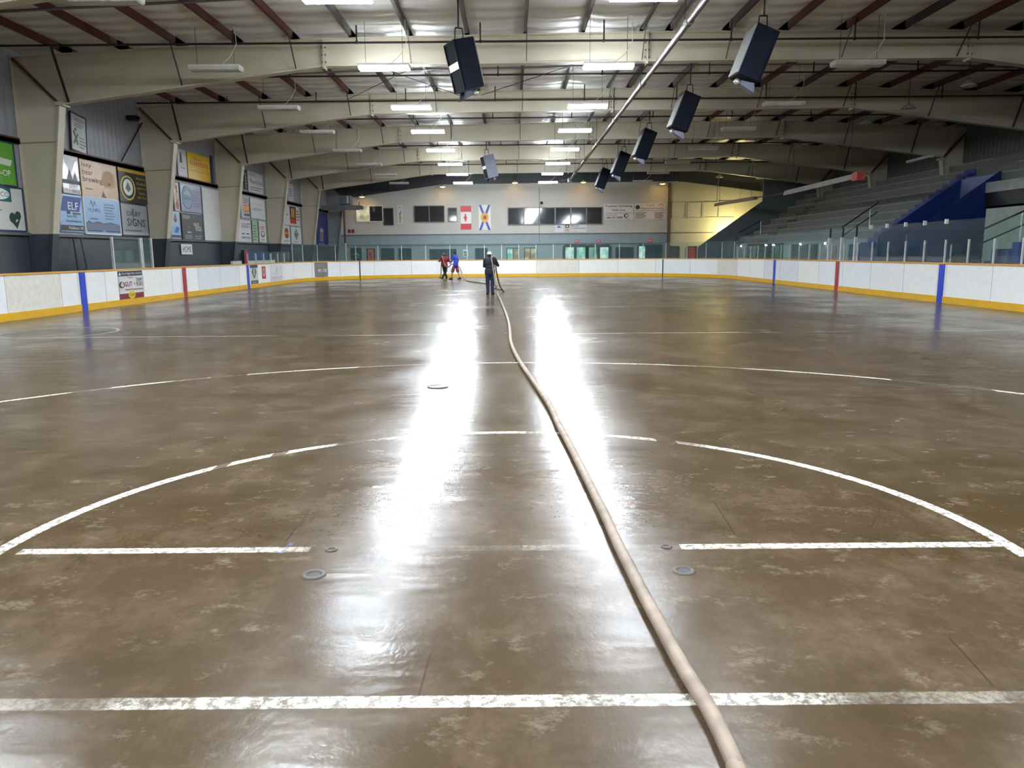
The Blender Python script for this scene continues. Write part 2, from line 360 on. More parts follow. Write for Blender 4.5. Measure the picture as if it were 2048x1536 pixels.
# ---------------------------------------------------------------- roof girders (portal frames)
FY = [23.4+7.65*i for i in range(-3, 6)]
def girder(i, Y):
    last = i == 8
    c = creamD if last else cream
    lab = 'cream steel roof girder and columns, %s arch from the camera' % ORD[i] if not last else 'grey steel roof girder and columns set against the far end wall'
    g = thing('roof_girder', lab, 'roof girder', (0, Y, 0), 'steel roof girders')
    t = .02
    # left column, dark-painted foot
    def col(side):
        sx = (lambda x: x) if side < 0 else (lambda x: 2*3.98-x)
        xo, zt = -14.35, (7.25 if side < 0 else 7.42); xi = lambda z: -13.97+(z/5.94)*.94
        m = MB()
        m.xz([(sx(xo), 2.27), (sx(xi(2.27)), 2.27), (sx(-13.03), 5.94), (sx(xo), zt)], Y-t, Y+t, c)
        m.xz([(sx(xo), 0), (sx(xi(0)), 0), (sx(xi(2.27)), 2.27), (sx(xo), 2.27)], Y-t, Y+t, dkgrey)
        fl = .16
        for z0, z1, mm in ((0, 2.27, dkgrey), (2.27, 5.94, c)):
            m.prism([(sx(xi(z0)-.015), Y-fl, z0), (sx(xi(z0)+.02), Y-fl, z0), (sx(xi(z1)+.02), Y-fl, z1), (sx(xi(z1)-.015), Y-fl, z1)], (0, 2*fl, 0), mm)
            m.prism([(sx(xo), Y-fl*.8, z0), (sx(xo+.02), Y-fl*.8, z0), (sx(xo+.02), Y-fl*.8, z1 if z1 < 5 else zt), (sx(xo), Y-fl*.8, z1 if z1 < 5 else zt)], (0, 1.6*fl, 0), mm)
        m.build('column', g)
        # dark knee joint, bolted end plates running from eave corner to knee
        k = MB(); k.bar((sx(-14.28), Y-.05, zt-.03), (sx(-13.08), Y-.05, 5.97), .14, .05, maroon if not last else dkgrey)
        k.bar((sx(-13.15), Y, 5.97), (sx(-12.9), Y, 5.95), .36, .1, c); k.build('knee_plate', g)
        w = MB(); w.bar((sx(-14.33), Y-.04, 4.88), (sx(-13.2), Y-.04, 4.92), .03, .03, mat('tan_rod', (150, 138, 112))); w.build('tie_rod', g)
    col(-1); col(1)
    m = MB()
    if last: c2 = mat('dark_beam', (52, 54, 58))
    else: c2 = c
    poly_t = [(-14.35, 7.25)]+[(x, z) for x, z in RP[1:4]]+[(22.0, 7.44)]
    m.xz([(-13.03, 5.94), (-14.35, 7.25)]+RP[1:4]+[(22.0, 7.44), (21.05, 6.04), (13.2, 7.05), (3.95, 7.02), (-5.33, 6.95)], Y-t, Y+t, c2)
    for seq in (poly_t, BP):
        for (xa, za), (xb, zb) in zip(seq, seq[1:]):
            m.bar((xa, Y, za), (xb, Y, zb), .3, .035, c2)
    m.build('rafter', g)
    for x in (-5.33, 3.95, 13.2):
        s = MB(); s.bar((x, Y, zbot(x)-.08), (x, Y, ztop(x)), .05, .3, c2, (0, 1, 0))
        for dz in (.1, .3, .5): s.bar((x-.07, Y-.1, zbot(x)+dz), (x+.07, Y-.1, zbot(x)+dz), .04, .04, galv)
        s.build('splice_plate', g)
    for k, x in enumerate(PX):
        if k % 2 or x < -13.5: continue
        th = .055 if k == 0 or k == len(PX)-2 else .028
        b = MB(); b.bar((x, Y-.75, ztop(x)+.02), (x, Y-.1, (zbot(x) if x > -13 else 6.0)+.02), th, th, pipeB if k == 0 else galv if 4 < k < 15 else purl)
        b.build('flange_brace', g)
    return g
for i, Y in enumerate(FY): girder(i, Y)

# purlins: one Z-section line each, maroon or dull steel bay by bay
for i, x in enumerate(PX):
    mb = MB()
    ys = [YB]+FY[0:]
    for j, (a, b) in enumerate(zip(ys, ys[1:])):
        side = x < -5.2 or x > 7.5
        m_ = (maroon if (i*3+j) % 5 < 3 else purl if x > 7.5 else maroon) if side else (galv if (i+j) % 3 else purl)
        z = ztop(x); dirn = -1 if x < 4.18 else 1
        mb.box((x-.008, a-.35, z+.012), (x+.008, b+.35, z+PD), m_)
        mb.box((x, a-.35, z+.012), (x+.085*dirn, b+.35, z+.024), m_)
        mb.box((x, a-.35, z+PD-.012), (x-.07*dirn, b+.35, z+PD), m_)
    tag(mb.build('roof_purlin'), 'steel roof purlin running the length of the hall, %s from the left wall' % ('first' if i == 0 else ORD[i]), 'purlin', 'roof purlins')
# mid-bay bridging angles
for j, (a, b) in enumerate(zip(FY[2:], FY[3:])):
    y = (a+b)/2+.1; mb = MB(); seq = [(-14.35, ztop(-14.35))]+RP[1:4]+[(22.0, ztop(22.0))]
    for (xa, za), (xb, zb) in zip(seq, seq[1:]): mb.bar((xa, y, za+.02), (xb, y, zb+.02), .1, .04, galv)
    tag(mb.build('purlin_bridging'), 'grey bridging angle crossing under the purlins, %s bay from the camera' % ORD[j], 'bridging', 'purlin bridging angles')
# cross-brace rods in the second bay
for k, (x0, x1) in enumerate(((-5.6, -1.9), (-1.2, -6.2), (4.2, -1.1), (6.0, 9.6))):
    mb = MB(); mb.tube([(x0, FY[3], ztop(x0)-.12), (x1, FY[4], ztop(x1)-.12)], .012, pipeB, 6)
    tag(mb.build('brace_rod'), ['thin brace rod left of the first hanging speaker, slanting inward', 'thin brace rod left of the first hanging speaker, slanting outward', 'thin brace rod passing just behind the first hanging speaker', 'thin brace rod right of the ridge pipe under the roof'][k], 'rod', 'roof brace rods')

# sprinkler laterals with upright drops
for j, y in enumerate((22.4, 26.4, 30.6, 34.5, 38.9, 42.9, 47.2, 51.9, 56.4)):
    p = thing('sprinkler_pipe', 'dark sprinkler pipe crossing under the roof, %s line from the camera' % ORD[j], 'sprinkler pipe', (0, y, 7.35), 'sprinkler pipes')
    mb = MB(); mb.tube([(-14.2, y, 7.33), (21.8, y, 7.37)], .03, pipeB, 8); mb.build('pipe', p)
    for x in [-11, -7.6, -4.2, -.8, 2.6, 6.1, 9.5, 12.9, 16.2, 19.5]:
        x += ((j*37) % 10)/10*.6
        if ztop(x) < 7.42: continue
        r = MB(); r.tube([(x, y, 7.35), (x, y, ztop(x)+.1)], .022, pipeB, 6); r.ell((x, y, 7.35), (.05, .05, .05), pipeB, n=8, k=5); r.build('riser', p)
# ridge pipe
pa = onX(1410, 0, 4.0); pb = onX(1140, 360, 4.0)
rp = thing('ridge_pipe', 'long galvanised pipe hung under the ridge, running to the far end', 'pipe', (4, 20, 6.6))
mb = MB(); dz = (pb[1]-pa[1])/(pb[0]-pa[0]); zz = lambda y: pa[1]+dz*(y-pa[0])
mb.tube([(4, 2, zz(2)), (4, pb[0], zz(pb[0]))], .075, steel, 12); mb.build('pipe', rp, True)
for k in range(8):
    y = 6+6.1*k; c = MB(); c.tube([(4, y-.12, zz(y)), (4, y+.12, zz(y))], .1, steel, 12); c.tube([(4, y+.4, zz(y)+.07), (4, y+.4, ztop(4)+.02)], .01, black, 6)
    c.build('coupling', rp)
c = MB(); c.box((3.86, pb[0]-.1, zz(pb[0])-.14), (4.14, pb[0]+.1, zz(pb[0])+.14), steel); c.bar((3.2, pb[0], zz(pb[0])-.05), (4, pb[0], zz(pb[0])+.05), .03, .03, steel); c.build('end_box', rp)

# ---------------------------------------------------------------- ceiling lights
LE = 178.0
diff_on = emit('lit_tube_lens', (236, 246, 255), LE); diff_off = mat('unlit_lens', (205, 205, 198), .4)
LY = [-1.0, 4.7, 10.4, 16.1, 21.8, 27.5, 32.8, 38.6, 44.5, 50.2, 56.1]
def fixture(X, Y, on, label):
    t = thing('ceiling_light', label, 'ceiling light', (X, Y, 6.55), 'lit ceiling lights' if on else 'unlit ceiling lights', local=True)
    w, d = .66, .19
    m = MB(); m.box((-w, -d, .02), (w, d, .075), white)
    m.box((-w-.02, -d, -.03), (-w, d, .075), white); m.box((w, -d, -.03), (w+.02, d, .075), white); m.build('housing', t)
    m = MB(); m.prism([(-w, -d*.98, .018), (-w, -d*.95, -.04), (-w, -d*.75, -.062), (-w, d*.75, -.062), (-w, d*.95, -.04), (-w, d*.98, .018)], (2*w, 0, 0), diff_on if on else diff_off); m.build('diffuser', t)
    zt = ztop(X)+.02-6.55
    for sx in (-.5, .5): m = MB(); m.tube([(sx, 0, .07), (sx, 0, zt)], .006, black, 5); m.build('hanger', t)
    m = MB(); m.tube([(.1, 0, .07), (.22, -.05, .12), (.45, -.1, .3), (.62, -.1, .6), (.6, -.1, zt)], .01, white, 5); m.build('power_cord', t)
    return t
def row(X, on, where):
    vis = [y for y in LY if on or y > 14]
    p = None; n = 0
    for y in vis:
        if y > 14: lab = '%s ceiling light %s, %s from the camera' % ('lit' if on else 'unlit', where, ORD[n]); n += 1
        else: lab = '%s lit ceiling light above the camera, %s' % ({-1.0: 'first', 4.7: 'second', 10.4: 'third'}[y], where)
        if p is None: p = fixture(X, y, on, lab)
        else: dup(p, (X, y, 6.55), lab)
row(-3.37, True, 'in the row left of the hose'); row(2.66, True, 'in the row left of the ridge pipe')
for x_, w_ in ((-7.9, 'the left wall side'), (9.37, 'the grandstand side')):  # fill light: added lit fixtures, unseen, that brighten the sides of the hall
    p_ = None
    for y_ in (10.4, 4.7, -1.0, -6.7):
        lab = '%s added unseen fill light above and behind the camera on %s' % ({10.4: 'first', 4.7: 'second', -1.0: 'third', -6.7: 'fourth'}[y_], w_)
        if p_ is None: p_ = fixture(x_, y_, True, lab)
        else: dup(p_, (x_, y_, 6.55), lab)
row(-7.9, False, 'in the row nearest the left wall'); row(9.37, False, 'in the row right of the hanging speakers')

# dome lamps over the stand (unlit) and along the far wall (lit, warm)
def dome(X, Y, z, on, label):
    t = thing('dome_lamp', label, 'hanging lamp', (X, Y, z), 'warm dome lamps on the far wall' if on else 'unlit dome lamps over the stand', local=True)
    m = MB(); m.lathe([(.03, .2), (.06, .14), (.16, .1), (.27, 0), (.25, 0), (.14, .08), (.03, .12)], (0, 0, 0), mat('lamp_shade_grey', (150, 152, 140), .35), 18); m.build('shade', t, True)
    m = MB(); m.ell((0, 0, .02), (.2, .2, .05), emit('warm_bulb', (255, 206, 110), 26) if on else mat('dull_bulb', (150, 150, 130), .3), n=14, k=6); m.build('bulb', t, True)
    m = MB(); m.tube([(0, 0, .18), (0, 0, max(.3, ztop(X)-z))], .012, black, 6); m.build('stem', t)
    return t
for k, (px, py) in enumerate(((724, 394), (885, 374), (1030, 366), (1167, 365), (1325, 368))):
    x, z = onY(px, py, 60.9); dome(x, 60.9, z, True, 'lit warm dome lamp by the far wall, %s of five from the left' % ['first', 'second', 'third', 'fourth', 'fifth'][k])
for k, Y in enumerate((21.9, 25.5, 29.2, 32.6, 39.9, 47.4, 54.8)): dome(14.5, Y, 6.68, False, 'unlit dome lamp over the right boards, %s in its row from the camera' % ORD[k])
for k, Y in enumerate((33.1, 40.7, 48.4, 56.5)): dome(17.8, Y, 6.7, False, 'unlit dome lamp over the grandstand seats, %s in its row from the camera' % ORD[k])

# ---------------------------------------------------------------- hanging speakers
def speaker(loc, tilt, yaw, label, face, cab=navy):
    t = thing('hanging_speaker', label, 'speaker', loc, 'hanging speakers', local=True); t.rotation_euler = (0, 0, yaw)
    R = Matrix.Rotation(tilt, 3, 'Y'); hx, hy, hz = .29, .32, .58
    def rb(m, a, b, ma):
        n = len(m.v); m.box(a, b, ma); m.v[n:] = [tuple(R@V(p)) for p in m.v[n:]]
    s = face
    m = MB(); rb(m, (-hx+.03, -hy, -hz), (hx-.03, hy, hz), cab)
    rb(m, (s*(hx-.06), -hy, hz-.02), (s*hx, hy, hz), cab); rb(m, (s*(hx-.06), -hy, -hz), (s*hx, hy, -hz+.02), cab)
    rb(m, (s*(hx-.06), -hy, -hz), (s*hx, -hy+.02, hz), cab); rb(m, (s*(hx-.06), hy-.02, -hz), (s*hx, hy, hz), cab); m.build('cabinet', t)
    m = MB(); rb(m, (s*(hx-.05), -hy+.02, -hz+.02), (s*(hx-.02), hy-.02, hz-.02), mat('black_grille', (10, 10, 14), .9, spec=.1)); m.build('grille', t)
    m = MB(); rb(m, (s*(hx-.02), -hy+.04, -.08), (s*(hx-.005), hy-.04, .08), white); m.build('badge', t)
    m = MB(); rb(m, (-s*hx, -hy+.02, -hz+.02), (-s*(hx-.03), hy-.02, hz-.02), mat('grey_back_panel', (130, 130, 128), .5)); m.build('back_panel', t)
    # horn under the cabinet: square flare narrowing to its driver
    m = MB(); a = [(s*.30, -.16, -.80), (s*.30, .16, -.80), (s*.22, .16, -.60), (s*.22, -.16, -.60)]
    b = [(-s*.06, -.05, -.70), (-s*.06, .05, -.70), (-s*.07, .05, -.62), (-s*.07, -.05, -.62)]
    m.add([R@V(p) for p in a+b], [(0, 1, 5, 4), (1, 2, 6, 5), (2, 3, 7, 6), (3, 0, 4, 7), (4, 5, 6, 7)], mat('horn_grey', (62, 66, 86), .4))
    m.add([R@(V(p)*.985+V((-s*.03, 0, 0))) for p in a], [(0, 1, 2, 3)], mat('black_grille', (14, 14, 20))); m.build('horn', t)
    m = MB(); n = len(m.v); m.ell((-s*.13, 0, -.67), (.08, .07, .07), mat('driver_metal', (190, 190, 186), .3, .6)); m.v[n:] = [tuple(R@V(p)) for p in m.v[n:]]; m.build('horn_driver', t, True)
    top = R@V((0, 0, hz)); m = MB()
    tl, tr = R@V((-.12, 0, hz-.05)), R@V((.12, 0, hz-.05)); zt = ztop(loc[0])-loc[2]+.05
    for p in (tl, tr): m.tube([p, (p.x*.8+top.x*.2, 0, hz+.28)], .016, black, 6)
    m.tube([(tl.x*.8+top.x*.2, 0, hz+.28), (tr.x*.8+top.x*.2, 0, hz+.28)], .018, black, 6)
    m.tube([(top.x, 0, hz+.28), (top.x, 0, zt)], .022, black, 6); m.build('hanger', t)
    return t
for k, Y in enumerate((18.7, 26.0, 33.4, 40.6, 48.2)):
    speaker((5.62, Y, 6.05), math.radians(21), math.radians(4), 'navy speaker facing the grandstand, %s of five beside the ridge pipe' % ORD[k], 1)
speaker((-1.12, 20.0, 6.17), math.radians(-14), math.radians(26), 'navy speaker with white badge hung left of centre, nearer of two', -1)
speaker((-1.12, 41.9, 6.12), math.radians(-14), math.radians(20), 'small grey-looking speaker hung left of centre, farther of two', -1, mat('grey_cabinet', (110, 114, 128), .5))

# ---------------------------------------------------------------- rink boards
BLX, BRX, BEY, BR_ = -12.72, 13.2, 53.8, 8.5
def path(side):
    x0 = BLX if side < 0 else BRX
    return x0
def end_path(n=15):
    p = []
    for i in range(n+1):
        a = math.pi-(math.pi/2)*i/n; p.append((BLX+BR_+BR_*math.cos(a), BEY-BR_+BR_*math.sin(a)))
    for i in range(n+1):
        a = math.pi/2-(math.pi/2)*i/n; p.append((BRX-BR_+BR_*math.cos(a), BEY-BR_+BR_*math.sin(a)))
    return p
def sub(p, step):
    out = [p[0]]; L = 0; segs = []
    for a, b in zip(p, p[1:]):
        d = math.dist(a, b); n = max(1, round(d/.6))
        for k in range(1, n+1): out.append((a[0]+(b[0]-a[0])*k/n, a[1]+(b[1]-a[1])*k/n))
    acc = 0; groups = [[out[0]]]
    for a, b in zip(out, out[1:]):
        groups[-1].append(b); acc += math.dist(a, b)
        if acc >= step: acc = 0; groups.append([b])
    return [g for g in groups if len(g) > 1]
def strip(m, pts, off0, off1, z0, z1, ma):
    """solid ribbon along pts; off measured to the outside (away from the ice, left of travel when the ice is on the right)"""
    k = len(pts); A = []; B = []
    for i in range(k):
        t = V((pts[min(i+1, k-1)][0]-pts[max(i-1, 0)][0], pts[min(i+1, k-1)][1]-pts[max(i-1, 0)][1])).normalized()
        n = V((-t.y, t.x)); p = V(pts[i]); A.append(p+n*off0); B.append(p+n*off1)
    vs = []
    for a, b in zip(A, B): vs += [(a.x, a.y, z0), (a.x, a.y, z1), (b.x, b.y, z1), (b.x, b.y, z0)]
    fs = [(0, 1, 2, 3), tuple(4*(k-1)+j for j in (3, 2, 1, 0))]
    for i in range(k-1):
        for j in range(4): fs.append((4*i+j, 4*i+4+j, 4*i+4+(j+1) % 4, 4*i+(j+1) % 4))
    m.add(vs, fs, ma)
tints = [mat('board_white_%d' % i, c, .38, var=.03, scale=5) for i, c in enumerate(((240, 239, 235), (236, 236, 234), (234, 236, 237), (240, 237, 230), (224, 226, 230), (243, 242, 239)))]
scuf = mat('scuffed_board', (222, 218, 206), .5, var=.07, scale=7)
kick = mat('yellow_kick_plate', (222, 170, 22), .35, var=.06); cap = mat('orange_cap_rail', (214, 158, 62), .4, var=.08)
blueL = mat('blue_marker', (34, 62, 190), .4, var=.04); redL = mat('red_marker', (168, 38, 48), .4, var=.04)
joint = mat('joint_line', (150, 150, 148))
def boards(name, label, pts, top, marks, n_off, scuffed=()):
    b = thing(name, label, 'rink boards', (pts[len(pts)//2][0], pts[len(pts)//2][1], 0))
    for k, g in enumerate(sub(pts, 2.4)):
        m = MB(); strip(m, g, 0, .05, .2, top-.05, scuf if k in scuffed else tints[(k*5+n_off*3+k//3) % 6])
        m.build('board_panel', b)
        j = MB(); strip(j, [g[0], (g[0][0]+(g[1][0]-g[0][0])*.02, g[0][1]+(g[1][1]-g[0][1])*.02)], -.003, 0, .2, top-.05, joint); j.build('panel_joint', b)
    full = [p for g in sub(pts, 2.4) for p in g[:-1]]+[pts[-1]]
    m = MB(); strip(m, full, -.018, .05, 0, .2, kick); m.build('kick_plate', b)
    m = MB(); strip(m, full, -.03, .11, top-.05, top, cap); m.build('cap_rail', b)
    m = MB(); strip(m, full, .1, .14, 0, top-.06, dkgrey); m.build('backing', b)
    for (x, y, w, ma, nm) in marks:
        m = MB(); sgn = 1 if x < 0 else -1
        m.box((x+sgn*.004, y-w/2-.12, .2), (x-sgn*.02, y+w/2+.12, top-.05), white)
        m.box((x+sgn*.026, y-w/2, .0), (x-sgn*.02, y+w/2, top-.03), ma); m.build(nm, b)
    return b
bl = boards('rink_boards', 'white rink boards along the left side with yellow kick plate', [(BLX, 5), (BLX, BEY-BR_)], 1.19,
            [(BLX, 22.95, .3, blueL, 'blue_line_marker'), (BLX, 30.14, .3, redL, 'centre_line_marker'), (BLX, 37.45, .3, blueL, 'blue_line_marker')], 0, (6,))
br = boards('rink_boards', 'white rink boards along the right side below the grandstand', [(BRX, BEY-BR_), (BRX, 5)], 1.22,
            [(BRX, 23.73, .3, blueL, 'blue_line_marker'), (BRX, 31.35, .3, redL, 'centre_line_marker'), (BRX, 38.85, .3, blueL, 'blue_line_marker')], 2)
be = boards('rink_boards', 'white rink boards curving round the far end of the rink', end_path(), 1.19, [], 5, (7, 12))
for (x, y, sx) in ((-10.1, 51.55, -1), (10.2, 51.9, 1)):
    m = MB(); a = math.atan2(y-45.3, x-(-4.22 if sx < 0 else 4.7)); d = V((math.cos(a), math.sin(a), 0)); tt = V((-d.y, d.x, 0))*.03
    cx = V((-4.22 if sx < 0 else 4.7, 45.3, 0))+d*8.46
    m.prism([cx-tt, cx+tt, cx+tt+V((0, 0, 1.2)), cx-tt+V((0, 0, 1.2))], d*.03, black); m.build('gate_gap', be)

# ---------------------------------------------------------------- glass shields
def posts_glass(name, label, pts, z0, ztp, zpost, pw=1.22, thick=.022, tall=()):
    g = thing(name, label, 'rink glass', (pts[0][0], pts[0][1], z0))
    segs = sub(pts, pw-.05)
    for k, s in enumerate(segs):
        m = MB(); strip(m, [s[0], s[-1]], .03, .042, z0+.01, ztp, pane_clear); m.build('glass_pane', g)
        x, y = s[0]; h = ztp+.02 if k in tall else zpost
        m = MB(); m.box((x-thick, y-thick, z0), (x+thick, y+thick, h), alu); m.build('post', g)
    return g
ys_r = 45.3-(45.3-20.95) % 1.22
gsr = posts_glass('glass_shield', 'clear glass shield standing on the right boards below the grandstand', [(BRX+.04, 45.36), (BRX+.04, 6.32)], 1.22, 2.48, 1.9)
posts_glass('glass_shield', 'clear glass shield with thin posts round the far end boards', end_path(8), 1.19, 2.22, 2.18)
posts_glass('glass_shield', 'low glass shield on the left boards past the far blue line', [(BLX-.04, 37.7), (BLX-.04, 45.0)], 1.19, 1.78, 1.68, .98)
pg = thing('penalty_box_glass', 'clear penalty box glass with white posts behind the left boards', 'rink glass', (BLX-.1, 26, 1.19))
for a, b in ((225, 281), (284, 303)):
    ya = onX(a, 500, BLX-.1)[0]; yb = onX(b, 500, BLX-.1)[0]; zt = 2.2
    m = MB(); m.box((BLX-.11, ya, 1.19), (BLX-.1, yb, zt), pane_clear); m.build('glass_pane', pg)
    for y in (ya, yb): m = MB(); m.box((BLX-.14, y-.03, 1.19), (BLX-.07, y+.03, zt+.02), alu); m.build('post', pg)
m = MB(); m.box((BLX-.16, 37.45, 1.19), (BLX-.04, 37.66, 1.85), redL); m.box((BLX-.2, 37.3, 1.19), (BLX-.06, 37.45, 1.85), black)
tag(m.build('corner_pad'), 'red and black pad on the end of the low left glass', 'pad')
# players' bench walls behind the far left boards
m = MB(); m.box((-13.6, 37.7, 0), (-13.5, 44.5, 1.32), tints[0]); tag(m.build('bench_wall'), 'white low wall behind the far left glass', 'wall panel')
m = MB(); m.box((-14.2, 41.4, 0), (-14.1, 45.2, 1.76), mat('bench_blue', (30, 58, 120))); tag(m.build('blue_barrier'), 'blue barrier behind the low left glass', 'barrier')
for px in (1741, 1772, 1809, 1847, 1890):
    y = onX(px, 470, BRX)[0]; m = MB(); m.box((BRX-.03, y-.03, 2.38), (BRX+.06, y+.03, 2.52), white); gc = m.build('glass_clip', gsr)
# tall posts of the players' gate at right centre
for k, px in enumerate((1656, 1681, 1708)):
    y = onX(px, 500, BRX)[0]; m = MB(); m.box((BRX-.01, y-.045, 1.22), (BRX+.1, y+.045, 2.12), alu); m.box((BRX+.03, y-.03, 2.1), (BRX+.08, y+.03, 2.5), black)
    tag(m.build('gate_post'), 'tall white gate post with dark top on right boards, %s of three' % ['farthest', 'middle', 'nearest'][k], 'post', 'right gate posts')

# ---------------------------------------------------------------- signs
def C(c): return mat('ink_%d_%d_%d' % c, c, .45, var=.02)
def sign(name, label, cat, frame, W, Hh, bg, items, edge=None, gloss=.3, group=None, rot=0):
    """frame=(origin lower-left, u, n). items in fractions of the face."""
    o, u, n = V(frame[0]), V(frame[1]), V(frame[2]); v = V((0, 0, 1))
    if rot:
        q = Matrix.Rotation(rot, 3, n); u = q@u; v = q@v
    t = thing(name, label, cat, o+u*W/2+v*Hh/2, group)
    bgm = mat('board_%d_%d_%d' % bg, bg, gloss, var=.03)
    m = MB(); m.prism([o, o+u*W, o+u*W+v*Hh, o+v*Hh], n*.03, bgm); m.build('panel', t)
    art, let = MB(), MB(); lay = .031
    if edge:
        for a, b in ((V((0, 0)), V((1, 0))), (V((0, 1)), V((1, 1))), (V((0, 0)), V((0, 1))), (V((1, 0)), V((1, 1)))):
            art.bar(o+u*W*a.x+v*Hh*a.y+n*.02, o+u*W*b.x+v*Hh*b.y+n*.02, .05, .05, C(edge))
    for it in items:
        k = it[0]; lay += .0012
        P = lambda a, b: o+u*(a*W)+v*(b*Hh)+n*lay
        if k == 'r': x0, y0, x1, y1, c = it[1:]; art.add([P(x0, y0), P(x1, y0), P(x1, y1), P(x0, y1)], [(0, 1, 2, 3)], C(c))
        elif k == 'e':
            cx, cy, rx, ry, c = it[1:]; art.add([P(cx+rx*math.cos(2*math.pi*i/28), cy+ry*math.sin(2*math.pi*i/28)) for i in range(28)], [tuple(range(28))], C(c))
        elif k == 'p': art.add([P(*q) for q in it[1]], [tuple(range(len(it[1])))], C(it[2]))
        elif k == 't': s, x0, y0, x1, y1, c = it[1:7]; let.text(s, P(x0, y0), u, v, (x1-x0)*W, (y1-y0)*Hh, C(c), len(it) < 8)
        elif k == 'n':                                             # small print: rows of fine text
            x0, y0, x1, y1, rows, c = it[1:]
            for r in range(rows):
                a = y0+(y1-y0)*r/rows; w = (x1-x0)*(.75+.25*((r*37) % 10)/10)
                art.add([P(x0, a), P(x0+w, a), P(x0+w, a+(y1-y0)/rows*.45), P(x0, a+(y1-y0)/rows*.45)], [(0, 1, 2, 3)], C(c))
    if art.v: art.build('artwork', t)
    if let.v: let.build('lettering', t)
    return t
SX = -14.33
def signL(label, tl, br_, bg, items, cat='banner', name='banner', **k):
    y0, z1 = onX(tl[0], tl[1], SX); y1, z0 = onX(br_[0], br_[1], SX)
    return sign(name, label, cat, ((SX, y0, z0), (0, 1, 0), (1, 0, 0)), y1-y0, z1-z0, bg, items, **k)
K = (24, 24, 26); Wt = (236, 236, 232); G = 'sponsor banners on the left wall'
signL('green banner at the left edge of the photo, upper of its bay', (-52, 271), (33, 374), (96, 150, 40), [('r', 0, 0, .97, 1, (92, 160, 44)), ('p', [(.25, .5), (.86, .46), (.92, .6), (.25, .66)], (206, 212, 200)), ('t', 'CO-OP', .3, .22, .84, .36, Wt)], group=G, edge=(38, 56, 92))
signL('white banner with teal badge and green ribbon emblem, at the left edge', (-48, 366), (51, 463), (206, 206, 200), [('r', .05, .66, .72, 1, (18, 96, 96)), ('e', .42, .83, .26, .13, Wt), ('t', 'MACCO', .2, .77, .66, .88, (18, 70, 70)), ('e', .7, .3, .08, .12, (26, 62, 56)), ('e', .83, .36, .07, .1, (26, 62, 56)), ('p', [(.62, .28), (.78, .05), (.9, .34), (.78, .2)], (26, 62, 56)), ('n', .05, .4, .5, .5, 2, (90, 90, 90))], group=G, edge=(38, 56, 92))
signL('white paper notice with a dark X emblem pinned above the girt', (134, 221), (172, 305), (186, 188, 190), [('p', [(.12, .5), (.2, .56), (.46, .2), (.38, .16)], (40, 56, 30)), ('p', [(.4, .5), (.48, .46), (.2, .16), (.12, .22)], (60, 66, 30)), ('e', .28, .58, .08, .04, (70, 80, 40)), ('t', 'VALLEY', .2, .8, .88, .9, (120, 122, 124)), ('n', .5, .12, .95, .46, 4, (110, 112, 114)), ('n', .15, .66, .9, .78, 2, (120, 122, 124))], edge=(40, 42, 50), rot=-.1, group=G)
signL('glossy white photo banner half hidden by the nearest left column', (117, 302), (160, 390), (196, 192, 196), [('p', [(.1, .95), (.9, .9), (.5, .45)], (232, 230, 236)), ('r', 0, .24, 1, .34, (40, 36, 44)), ('p', [(.25, .34), (.45, .62), (.6, .36), (.75, .56), (.9, .34)], (120, 112, 120)), ('t', 'STRY', .35, .14, .85, .23, (40, 36, 40)), ('r', 0, .0, 1, .12, (216, 206, 204)), ('t', '902', .5, .02, .95, .1, (60, 40, 40))], group=G, gloss=.15)  # pale upper triangle is the white glare, painted into the artwork
signL('tan brewery banner with brown lettering and a faint bear outline', (156, 317), (236, 401), (182, 144, 88), [('t', 'lazy', .05, .78, .3, .93, (74, 52, 34)), ('t', 'bear', .05, .6, .32, .75, (74, 52, 34)), ('t', 'brewing', .05, .36, .56, .56, (74, 52, 34)), ('e', .74, .55, .19, .26, (170, 132, 80)), ('e', .74, .55, .185, .25, (182, 144, 88)), ('n', .08, .2, .34, .26, 1, (110, 84, 54)), ('p', [(.5, .02), (.56, .2), (.64, .02)], (120, 92, 60)), ('e', .75, .42, .03, .05, (100, 76, 48))], group=G)
signL('black banner with gold stripe and round white badge under the girt', (233, 332), (295, 410), (36, 32, 32), [('r', 0, .88, 1, .97, (196, 150, 40)), ('e', .3, .42, .26, .36, (206, 180, 96)), ('e', .3, .42, .22, .31, (36, 32, 32)), ('e', .3, .44, .17, .24, (232, 232, 230)), ('p', [(.2, .4), (.3, .6), (.4, .4), (.3, .3)], (120, 116, 112)), ('t', 'Blooming', .62, .7, .94, .78, (198, 160, 60)), ('t', 'Woodlands', .6, .56, .95, .64, (198, 160, 60)), ('t', 'Lagoon Inn', .6, .42, .95, .5, (198, 160, 60)), ('t', 'Tours', .66, .28, .9, .36, (198, 160, 60)), ('t', 'Gift Shop', .6, .14, .95, .22, (198, 160, 60))], group=G)
signL('light blue car dealer banner with dark blue slanted lettering', (113, 386), (167, 465), (140, 180, 220), [('p', [(.05, .55), (.2, .95), (1, .95), (.85, .55)], (40, 66, 150)), ('t', 'ELF', .38, .6, .82, .8, Wt), ('r', .3, .48, .45, .55, K), ('r', .55, .48, .9, .52, K), ('t', 'bury 902', .3, .37, .72, .46, (30, 36, 60)), ('t', 'burytondodge.com', .25, .24, .9, .33, (30, 36, 60)), ('r', 0, .03, 1, .18, (26, 24, 30)), ('t', 'Middleton, NS', .32, .06, .97, .15, Wt)], group=G)
